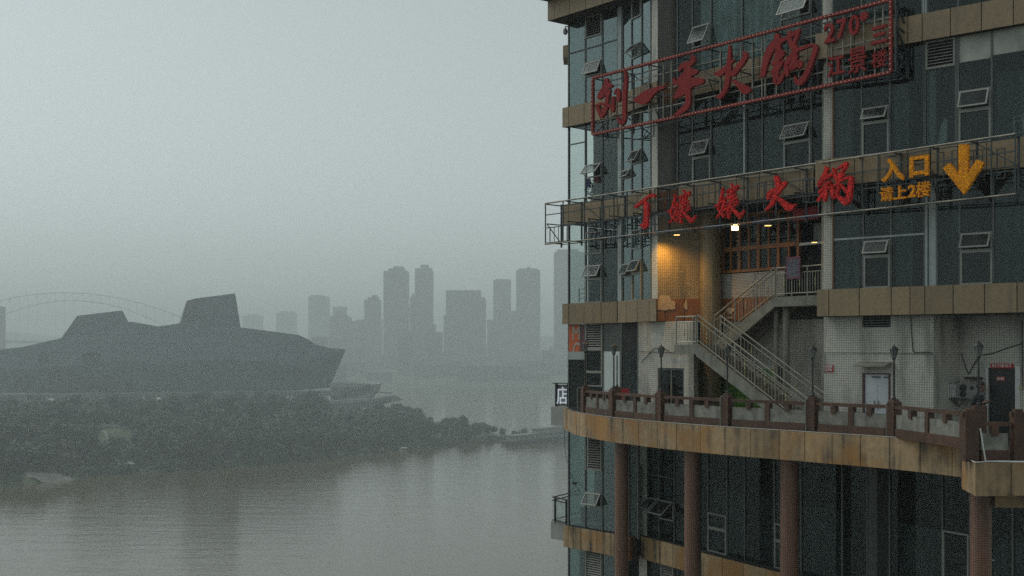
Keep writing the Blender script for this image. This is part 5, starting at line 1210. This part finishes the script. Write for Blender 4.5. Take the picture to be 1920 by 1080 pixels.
for k in range(6):
    a = k * math.pi / 3; b.bar((.034 * math.cos(a), .034 * math.sin(a), 1.0), (.098 * math.cos(a), .098 * math.sin(a), 1.23), .014)
build('lantern_ribs', b, M['black'], lamp0)
b = MB(); b.lathe((0, 0, 1.23), [(.115, 0), (.115, .012), (.075, .06), (.03, .09), (.012, .10), (.02, .12), (.004, .145)], 8); build('lantern_cap', b, M['black'], lamp0)
lp = {1089: pc[0], 1143: pc[1], 1233: pc[2], 1357: pc[3], 1516: pc[4], 1668: pc[5], 1835: xy(1835, 26.3)}
first = True
for px, c in lp.items():
    o = lamp0 if first else dup(lamp0, label=lab[px]); first = False
    o.location = (c.x, c.y, ZB + .90 if px != 1835 else ZB + .80); WO[o.name] = Vector(o.location)
    s = c.y / 27.3 if px > 1500 else 1.0
    o.scale = (1, 1, {1089: 1.12, 1143: 1.05, 1233: 1.0, 1357: 1.0, 1516: .98, 1668: .98, 1835: 1.12}[px])
b = MB(); b.prism([xy(1835, 26.3) + Vector((sx * .14, sy * .14)) for sx, sy in ((-1, -1), (1, -1), (1, 1), (-1, 1))], Zr(FLOOR), ZB + .82); build('post', b, M['brown'], bal)
o = thing('pole', lab[1157], 'pole', (r0.x, r0.y, ZB + .86)); b = MB(); b.lathe((r0.x, r0.y, ZB + .86), [(.05, 0), (.05, .04), (.022, .08), (.02, 1.05)], 8); build('shaft', b, M['black'], o)
q = r0 + Vector((.16, -.4)); b = MB(); b.box(q.x - .05, q.x + .2, q.y - .02, q.y, ZB + .42, ZB + .82); tag(build('notice_board', b, M['redsign']), 'small red notice on the rear corner post of the balustrade', 'notice')

# ================================================================ wall notices
def notice(W, x0, x1, y0, y1, rows, label):
    b = MB(); z0, z1 = W.z((x0 + x1) / 2, y1), W.z((x0 + x1) / 2, y0); t0, t1 = W.t(x0), W.t(x1)
    b.wbox(W, t0, t1, .012, .03, z0, z1); o = tag(build('notice', b, M['redsign']), label, 'notice'); n = 8
    b = MB(); rg = random.Random(x0)
    for r in range(rows):
        for k in range(n):
            a = t0 + (t1 - t0) * (.09 + .82 * k / n); wd = (t1 - t0) * .82 / n * .72; zc = z0 + (z1 - z0) * (1 - (r + .5) / rows * .9 - .03); hh = (z1 - z0) * (.26 / rows + .04)
            for s_ in range(4):
                if rg.random() < .5: q_ = zc - hh + 2 * hh * rg.random(); b.wbox(W, a, a + wd, .0301, .034, q_ - .006, q_ + .006)
                else: q_ = a + wd * rg.random(); b.wbox(W, q_ - .006, q_ + .006, .0301, .036, zc - hh, zc + hh)
    build('lettering', b, M['white'], o, kind='stuff')
notice(BR_, 1546, 1563, 684, 697, 2, 'red notice with two white lines on the tiled wall left of the white double door')
notice(RW, 1858, 1901, 681.5, 690.5, 1, 'long red notice above the black door')
o = Wall((1800, c2.y), (1960, c2.y - 1.55), -.09); notice(o, 1869, 1885, 706, 714, 1, 'small red notice stuck on the black door')
notice(RC, 1385, 1405, 589, 597, 1, 'small red notice on the orange panels behind the stair')

# ================================================================ air conditioner
AW = Wall((1778, c2.y - .35), (1840, c2.y - .95)); az0, az1 = AW.z(1780, 746), AW.z(1780, 718)
ac = thing('air_conditioner', 'pale outdoor air conditioner unit on brackets by the black door', 'air conditioner', (*AW.xy(1800), az0))
b = MB(); b.wbox(AW, 0, .78, -.3, 0, az0, az1); build('casing', b, M['ac'], ac)
g0 = Vector((AW.o.x, AW.o.y, 0)); 
b = MB(); b.wbox(AW, .008, .20, .0, .006, az0 + .02, az1 - .02); build('grille_back', b, M['black'], ac)
b = MB()
for cc in range(4): b.wbox(AW, .008 + cc * .058, .026 + cc * .058, .006, .016, az0 + .02, az1 - .02)
for r in range(9):
    for cc in range(2): b.wbox(AW, .015 + cc * .09, .105 + cc * .09, .006, .013, az0 + .04 + r * (az1 - az0 - .06) / 9, az0 + .055 + r * (az1 - az0 - .06) / 9)
build('grille', b, M['white'], ac, kind='stuff')
for (tt, rz, rad) in ((.40, .68, .10), (.40, .28, .09), (.64, .7, .05)):
    b = MB(); c = AW.P(tt, .002, az0 + (az1 - az0) * rz); b.extr([c + Vector((AW.u.x, AW.u.y, 0)) * rad * math.cos(k * .3927) + Vector((0, 0, rad * math.sin(k * .3927))) for k in range(16)], Vector((AW.n.x, AW.n.y, 0)) * .012); build('fan', b, M['black'], ac)
for tt in (.12, .62):
    b = MB(); b.bar(AW.P(tt, .0, az0 - .02), AW.P(tt, -.5, az0 - .02), .035); b.bar(AW.P(tt, -.02, az0 - .03), AW.P(tt, -.5, az0 - .25), .03); build('bracket', b, M['mull'], ac)
b = MB(); b.wbox(RW, RW.t(1818), RW.t(1843), .02, .35, RW.z(1830, 711), RW.z(1830, 706.5)); tag(build('shelf', b, M['black']), 'small dark shelf on the wall behind the suited person', 'shelf')
b = MB(); b.wbox(RW, RW.t(1912), RW.t(1918), .005, .06, RW.z(1915, 730), RW.z(1915, 724)); tag(build('switch_box', b, M['spind']), 'small beige switch box on the wall right of the black door', 'switch box')

# cables on the walls
def cable(W, pts, lab, r=.012, m='black', d=.03):
    return lineup('cable', [W.pp(x, y, d) for x, y in pts], r, M[m], lab, 'cable')
cable(BR_, [(1546, 700), (1546, 660), (1600, 661), (1680, 662), (1748, 663)], 'pale conduit running level across the tiled wall above the white double door', m='alu')
cable(BR_, [(1707, 594), (1709, 625), (1712, 658), (1716, 661), (1740, 660), (1749, 663)], 'thin black cable hanging from the band beside the vent opening')
cable(RW, [(1802, 662), (1811, 690), (1817, 701), (1828, 680), (1838, 666), (1860, 663), (1890, 652), (1917, 644)], 'sagging black cable across the wall over the air conditioner and black door')
cable(RW, [(1916, 600), (1916.5, 660), (1917, 724)], 'vertical black cable down to the beige switch box')
cable(W1, [(1199, 659), (1230, 660), (1262, 661), (1275, 664), (1290, 661), (1298, 660)], 'thin dark cable along the wall above the dark glass door')
cable(W1, [(1202, 680), (1215, 665), (1228, 652), (1240, 652), (1255, 658)], 'thin dark cable slanting over the tiled wall at the corner')
lineup('cable', [Vector((*xy(1058, 42.9), Zr(-2.9))), Vector((*xy(1060, 42.5), Zr(-3.9))), Vector((*xy(1070, 41.9), Zr(-4.6))), Vector((*xy(1080, 41.5), Zr(-5.0))), Vector((*xy(1093, 41.2), Zr(-5.3)))], .010, M['black'], 'loose black cable drooping over the corner glass under the terrace', 'cable')

# ================================================================ lit lamps under the soffit
def downlight(name, px, py, Y, sx, sz, lab, watt, spot=1.9):
    q = pt(px, py, Y); o = thing(name, lab, 'lamp', q)
    b = MB(); b.prism([q.xy + Vector((a * sx, c * sx)) for a, c in ((-1, -1), (1, -1), (1, 1), (-1, 1))], q.z, q.z + sz); build('diffuser', b, M['lampon'], o)
    b = MB(); b.prism([q.xy + Vector((a * (sx + .03), c * (sx + .03))) for a, c in ((-1, -1), (1, -1), (1, 1), (-1, 1))], q.z + sz, q.z + sz + .05); build('housing', b, M['mull'], o)
    l = bpy.data.lights.new('lamp_light', 'SPOT'); l.energy = watt; l.color = (1, .52, .10); l.spot_size = 2.6; l.spot_blend = .9; l.shadow_soft_size = .08
    lo = bpy.data.objects.new('lamp_light', l); C.objects.link(lo); lo.location = (q.x + (spot if spot < 0 else 0), q.y + (-.12 if spot < 0 else 0), q.z - .03); return o
downlight('ceiling_lamp', 1269, 441, 37.35, .09, .012, 'thin lit ceiling lamp under the scaffold near the warmly lit tiled wall', 170, -.5)
downlight('ceiling_lamp', 1440, 423.5, 35.2, .09, .012, 'thin lit ceiling lamp above the middle of the wooden windows', 9)
downlight('ceiling_lamp', 1527, 455, 34.1, .07, .012, 'small lit lamp over the dark upper doorway', 5)
q = pt(1378, 428, 34.7)
fl = thing('floodlight', 'bright warm square floodlight hanging before the wooden windows', 'lamp', q)
b = MB(); n_v = Vector((-.25, -.85, -.46)).normalized(); x_v = Vector((.96, -.28, 0)); y_v = n_v.cross(x_v).normalized()
b.extr([q + x_v * .10 + y_v * .07, q - x_v * .10 + y_v * .07, q - x_v * .10 - y_v * .07, q + x_v * .10 - y_v * .07], n_v * -.02); build('diffuser', b, M['lampflood'], fl)
b = MB(); o2 = q - n_v * .022; b.extr([o2 + x_v * .125 + y_v * .095, o2 - x_v * .125 + y_v * .095, o2 - x_v * .125 - y_v * .095, o2 + x_v * .125 - y_v * .095], n_v * -.06); build('housing', b, M['black'], fl)
b = MB(); b.bar(o2 - n_v * .05, Vector((q.x, q.y + .1, Zr(L2[0]) - .0)), .03); build('bracket', b, M['black'], fl)
l = bpy.data.lights.new('lamp_light', 'SPOT'); l.energy = 45; l.color = (1, .7, .32); l.spot_size = 2.4; l.spot_blend = .8; l.shadow_soft_size = .08
lo = bpy.data.objects.new('lamp_light', l); C.objects.link(lo); lo.location = q + n_v * .05; lo.rotation_euler = (-n_v).to_track_quat('Z', 'Y').to_euler()

# ================================================================ curtains and things behind the glass
def curtain(W, x0, x1, z0, z1, label, d=-.38, amp=.05, fold=.22, group=None, m='curt'):
    b = MB(); t0, t1 = W.t(x0, d), W.t(x1, d); n = max(8, int((t1 - t0) / .035)); ph = rr(0, 6)
    for th in (0, -.012):
        for k in range(n + 1):
            t_ = t0 + (t1 - t0) * k / n; a = amp * math.sin(6.28 * t_ / fold + ph) + amp * .5 * math.sin(6.28 * t_ / fold * .43 + ph * 2)
            b.v += [W.P(t_, d + a + th, Zr(z0)), W.P(t_, d + a * .7 + th, Zr(z1))]
    for s in (0, 1):
        o_ = s * 2 * (n + 1)
        for k in range(n): b.f.append([o_ + 2 * k, o_ + 2 * k + 2, o_ + 2 * k + 3, o_ + 2 * k + 1])
    return tag(build('curtain', b, M[m], uv=False), label, 'curtain', group)
g_ = 'net curtains behind the facade glass'
zc = -4.55
curtain(LW, 1316, 1329, LM[1], zc, 'narrow net curtain beside the second pink column', group=g_); curtain(LW, 1341, 1396, LM[1], zc, 'wide net curtain right of the white framed window under the terrace', group=g_)
curtain(LW, 1421, 1462, LM[1], zc, 'net curtain just left of the third pink column', group=g_); curtain(LW, 1504, 1579, LM[1], zc, 'wide net curtain just right of the third pink column', group=g_)
curtain(LW, 1670, 1767, LM[1], zc - .05, 'wide dim net curtain right of the dark tiled column', group=g_, amp=.04); curtain(LW, 1862, 1960, LM[1], zc, 'pale net curtain right of the last pink column', group=g_)
curtain(SB, 1181, 1195, LM[1], -4.0, 'narrow net curtain right of the first pink column', group=g_); curtain(SA, 1130, 1150, LM[1], -4.0, 'net curtain behind the glass left of the first pink column', group=g_)
curtain(SM, 1312, 1390, L3[1], 13, 'pale net curtain behind the top storey glass above the brush sign', group=g_, d=-.15, m='curtL', amp=.06, fold=.34); curtain(SM, 1396, 1500, L3[1], 13, 'pale net curtain in the top storey by the second open window', group=g_, d=-.15, m='curtL', amp=.06, fold=.3)
gd = 'dim curtains in the right-hand glass bays'
for W_, a_, c_, lv0, lv1, lb in ((SR, 1566, 1612, L1[1], L2[0] - .2, 'dim curtain just right of the tiled pilaster, above the thick lower band'), (SR, 1680, 1712, L1[1], L2[0] - .6, 'dim half curtain under the amber block characters'), (SR, 1772, 1799, L1[1], L2[0] - .2, 'dim narrow curtain left of the open window under the amber arrow'), (SR, 1868, 1925, L1[1], L2[0] - .2, 'dim wide curtain right of the open window under the amber arrow'),
                      (SR, 1568, 1600, L2[1], L3[0] - .2, 'dim curtain right of the tiled pilaster behind the upper sign corner'), (SR, 1676, 1706, L2[1], L3[0] - .9, 'dim short curtain above the amber block characters'), (SR, 1868, 1925, L2[1], L3[0] - 1.0, 'dim curtain below the stained white boards'), (SM, 1340, 1392, L2[1], L3[0] - .3, 'dim curtain between the two open windows of the middle bay'), (SM, 1434, 1466, L2[1], L3[0] - .3, 'dim narrow curtain left of the second open window of the middle bay'), (SR, 1622, 1668, L3[1], 13, 'dim curtain in the top storey behind the sign end')):
    curtain(W_, a_, c_, lv0, lv1, lb, group=gd, d=-.45, amp=.05, fold=.26, m='blind2')
def blind(W, x0, x1, z0, z1, lab, d=-.25, m='blind'):
    b = MB(); b.wbox(W, W.t(x0, d), W.t(x1, d), d - .02, d, Zr(z0), Zr(z1)); return tag(build('blind', b, M[m]), lab, 'blind')
blind(SA, 1068, 1097, L3[1], 12.0, 'pale blind behind the top corner glass', d=-.1); blind(SA, 1131, 1158, L3[1], 11.2, 'pale blind right of the top corner louvre', d=-.12); blind(SB, 1172, 1203, L3[1], 11.7, 'pale blind beside the thick pale corner post of the top storey', d=-.12)
blind(SB, 1170, 1202, L2[1], 7.9, 'grey blind added to lighten the second storey corner windows', m='blind2'); blind(SB, 1170, 1220, L1[1], 4.5, 'grey blind added to lighten the corner windows above the lowest band', m='blind2')  # both added to lighten the glass in place of its sky reflection
# white tapering panel, rack behind glass, clothes, crate, ladder rack, camera
b = MB(); b.extr([SR.pp(1757, 270, -.25), SR.pp(1774, 266, -.25), SR.pp(1776, 224, -.25), SR.pp(1770, 222, -.25), SR.pp(1763, 240, -.25)], Vector((SR.n.x, SR.n.y, 0)) * -.03); tag(build('white_panel', b, M['white']), 'white tapering panel leaning behind the glass above the amber arrow', 'panel')
rk = thing('rack', 'white metal rack standing behind the glass at the right edge', 'rack', SR.pp(1910, 255, -.3))
for (x0, y0, x1, y1) in ((1901, 218, 1901, 252), (1918, 214, 1918, 249), (1901, 219, 1935, 213), (1901, 228, 1935, 222), (1901, 250, 1935, 244)): b = MB(); b.bar(SR.pp(x0, y0, -.3), SR.pp(x1, y1, -.3), .025); build('rail', b, M['white'], rk)
for (x0, x1, y0, y1, m_, lab_) in ((1101, 1109, 336, 352, 'clothb', 'dark blue cloth hanging in the open corner window'), (1116, 1125, 333, 343, 'clothm', 'maroon cloth hanging in the open corner window')):
    b = MB(); b.wbox(SA, SA.t(x0), SA.t(x1), .045, .07, SA.z(x0, y1), SA.z(x0, y0)); tag(build('cloth', b, M[m_]), lab_, 'cloth')
lr = thing('ladder_rack', 'small metal ladder rack standing in the clear corner window', 'rack', SA.pp(1091, 566, -.4))
for (x0, y0, x1, y1) in ((1086, 541, 1086, 566), (1097, 541, 1097, 566), (1085, 542, 1098, 542), (1086, 550, 1097, 550), (1086, 559, 1097, 559)): b = MB(); b.bar(SA.pp(x0, y0, -.4), SA.pp(x1, y1, -.4), .03); build('rail', b, M['alu'], lr)
pl = thing('plant_pot', 'dark potted shrub inside the corner window above the scaffold', 'plant', (*SA.xy(1115, -.5), Zr(L2[1])))
q = SA.xy(1115, -.5); b = MB(); b.lathe((q.x, q.y, Zr(L2[1])), [(.12, 0), (.17, .25), (.15, .26)], 10); build('pot', b, M['pipeO'], pl, uv=False)
b = MB(); v, f = crown_mesh(9, 130, .95, .07); b.v = [Vector(p) + Vector((q.x, q.y, Zr(L2[1]) + .1)) for p in v]; b.f = f; build('foliage', b, M['leafA'], pl, uv=False, recalc=False)
q = SA.xy(1105, -.6); cr = thing('crate', 'dark open crate behind the corner glass above the lower band', 'crate', (q.x, q.y, Zr(LM[1]))); b = MB()
z0 = Zr(LM[1]) + .12; b.prism([q + Vector(p) for p in ((-.3, -.2), (.42, -.2), (.42, -.17), (-.3, -.17))], z0, z0 + .55); b.prism([q + Vector(p) for p in ((-.3, -.17), (-.27, -.17), (-.27, .25), (-.3, .25))], z0, z0 + .55); b.prism([q + Vector(p) for p in ((.39, -.17), (.42, -.17), (.42, .25), (.39, .25))], z0, z0 + .55); b.prism([q + Vector(p) for p in ((-.27, -.17), (.39, -.17), (.39, .25), (-.27, .25))], z0, z0 + .03)
build('body', b, M['black'], cr); b = MB(); b.prism([q + Vector(p) for p in ((-.33, -.23), (.45, -.23), (.45, -.2), (-.33, -.2))], z0 + .5, z0 + .57); build('rim', b, M['black'], cr)
q = pt(1060, 50, 42.2); cc = thing('security_camera', 'small dome security camera hanging under the top cornice', 'camera', q)
b = MB(); b.bar(q, q + Vector((.16, 0, 0)), .03); b.bar(q, q + Vector((0, 0, -.08)), .03); build('arm', b, M['mull'], cc); b = MB(); b.lathe(q + Vector((0, 0, -.30)), [(.03, 0), (.075, .04), (.09, .10), (.085, .17), (.06, .22)], 10); build('dome', b, M['greybox'], cc)
b = MB(); b.wbox(SA, SA.t(1075), SA.t(1081), .012, .05, SA.z(1075, 908), SA.z(1075, 903)); tag(build('bracket_box', b, M['black']), 'tiny black box fixed on the corner glass under the terrace', 'box')

# ================================================================ person on the terrace
PX = xy(1832, 28.6); fz = Zr(FLOOR)
pe = thing('person', 'person in a black suit looking down at something in their hands by the black door', 'person', (PX.x, PX.y, fz))
Jn = {'pel': ((0, 0, .93), .15), 'ch': ((.03, 0, 1.25), .165), 'nk': ((.06, 0, 1.46), .06), 'hd0': ((.10, 0, 1.54), .075), 'hd': ((.12, 0, 1.62), .095), 'hdt': ((.11, 0, 1.68), .07),
      'shr': ((.03, -.20, 1.38), .075), 'elr': ((-.08, -.24, 1.12), .055), 'wrr': ((.15, -.17, 1.20), .036), 'shl': ((.03, .20, 1.38), .075), 'ell': ((-.08, .24, 1.12), .055), 'wrl': ((.15, .15, 1.19), .036),
      'hpr': ((0, -.1, .88), .105), 'knr': ((.03, -.1, .49), .07), 'anr': ((-.02, -.1, .09), .045), 'tor': ((.14, -.1, .045), .04), 'hpl': ((0, .1, .88), .105), 'knl': ((.03, .1, .49), .07), 'anl': ((-.02, .1, .09), .045), 'tol': ((.14, .1, .045), .04),
      'pmr': ((.215, -.12, 1.235), .032), 'pml': ((.215, .10, 1.225), .032)}
Ed = [('pel', 'ch'), ('ch', 'nk'), ('nk', 'hd0'), ('hd0', 'hd'), ('hd', 'hdt'), ('ch', 'shr'), ('shr', 'elr'), ('elr', 'wrr'), ('wrr', 'pmr'), ('ch', 'shl'), ('shl', 'ell'), ('ell', 'wrl'), ('wrl', 'pml'), ('pel', 'hpr'), ('hpr', 'knr'), ('knr', 'anr'), ('anr', 'tor'), ('pel', 'hpl'), ('hpl', 'knl'), ('knl', 'anl'), ('anl', 'tol')]
for s_, sg in (('r', -1), ('l', 1)):
    c = Vector(Jn['pm' + s_][0])
    for k in range(4):
        a = c + Vector((.055, sg * (.03 - .02 * k) * -1, .012 - .004 * k)); e_ = a + Vector((.035, 0, .012)); g_n = e_ + Vector((.015, -sg * .012, .02))
        Jn['f%s%d' % (s_, k)] = (tuple(a), .0095); Jn['g%s%d' % (s_, k)] = (tuple(g_n), .0075); Ed += [('pm' + s_, 'f%s%d' % (s_, k)), ('f%s%d' % (s_, k), 'g%s%d' % (s_, k))]
    a = c + Vector((.01, -sg * .035, .03)); Jn['th' + s_] = (tuple(a), .011); Jn['ti' + s_] = (tuple(a + Vector((.035, -sg * .005, .012))), .009); Ed += [('pm' + s_, 'th' + s_), ('th' + s_, 'ti' + s_)]
ks = list(Jn); me = bpy.data.meshes.new('body'); me.from_pydata([Jn[k][0] for k in ks], [(ks.index(a), ks.index(c)) for a, c in Ed], [])
ob = bpy.data.objects.new('body', me); C.objects.link(ob); md = ob.modifiers.new('s', 'SKIN'); md.use_smooth_shade = True
for i, k in enumerate(ks): r_ = Jn[k][1]; me.skin_vertices[0].data[i].radius = (r_ * (1 if k not in ('ch', 'pel') else .8), r_); me.skin_vertices[0].data[i].use_root = (k == 'pel')
ob.modifiers.new('u', 'SUBSURF').levels = 2
bm_ = bpy.data.meshes.new_from_object(ob.evaluated_get(bpy.context.evaluated_depsgraph_get())); bpy.data.objects.remove(ob)
bm_.name = 'body'; bm_.materials.clear()
for m_ in ('suit', 'skin', 'shirt'): bm_.materials.append(M[m_])
for p in bm_.polygons:
    c = p.center; p.use_smooth = True
    p.material_index = 1 if (c.z > 1.49 or (c.x > .178 and 1.12 < c.z < 1.4)) else 2 if (c.z > 1.41 and c.x > .05) else 0
bo = bpy.data.objects.new('body', bm_); C.objects.link(bo); bo.parent = pe; WO[bo.name] = WO[pe.name]
b = MB(); b.lathe((.09, 0, 1.585), [(.098, 0), (.112, .05), (.106, .10), (.07, .148), (.01, .165)], 14)
for v_ in b.v:
    if v_.x > .15: v_.z = max(v_.z, 1.665); v_.x = min(v_.x, .195)
b.v = [v_ + WO[pe.name] for v_ in b.v]; build('hair', b, M['hair'], pe, smooth=True, uv=False)
b = MB()
for sy in (-.032, .032): b.lathe(WO[pe.name] + Vector((.206, sy, 1.625)), [(.004, 0), (.012, .006), (.004, .012)], 6)
build('eyes', b, M['black'], pe, uv=False)
b = MB(); b.extr([WO[pe.name] + Vector(p) for p in ((.205, -.014, 1.60), (.235, 0, 1.592), (.205, .014, 1.60), (.207, 0, 1.638))], (-.02, 0, 0)); build('nose', b, M['skin'], pe, uv=False)
b = MB()
for sy in (-.103, .103): b.lathe(WO[pe.name] + Vector((.11, sy, 1.595)), [(.006, 0), (.022, .02), (.024, .04), (.008, .06)], 7)
build('ears', b, M['skin'], pe, uv=False)
b = MB(); c = WO[pe.name] + Vector((.30, -.02, 1.27)); b.bar(c + Vector((-.04, -.03, -.02)), c + Vector((.05, .03, .05)), .07, .01); ph_ = build('phone', b, M['black'], pe)
pe.rotation_euler = (0, 0, math.radians(-38))
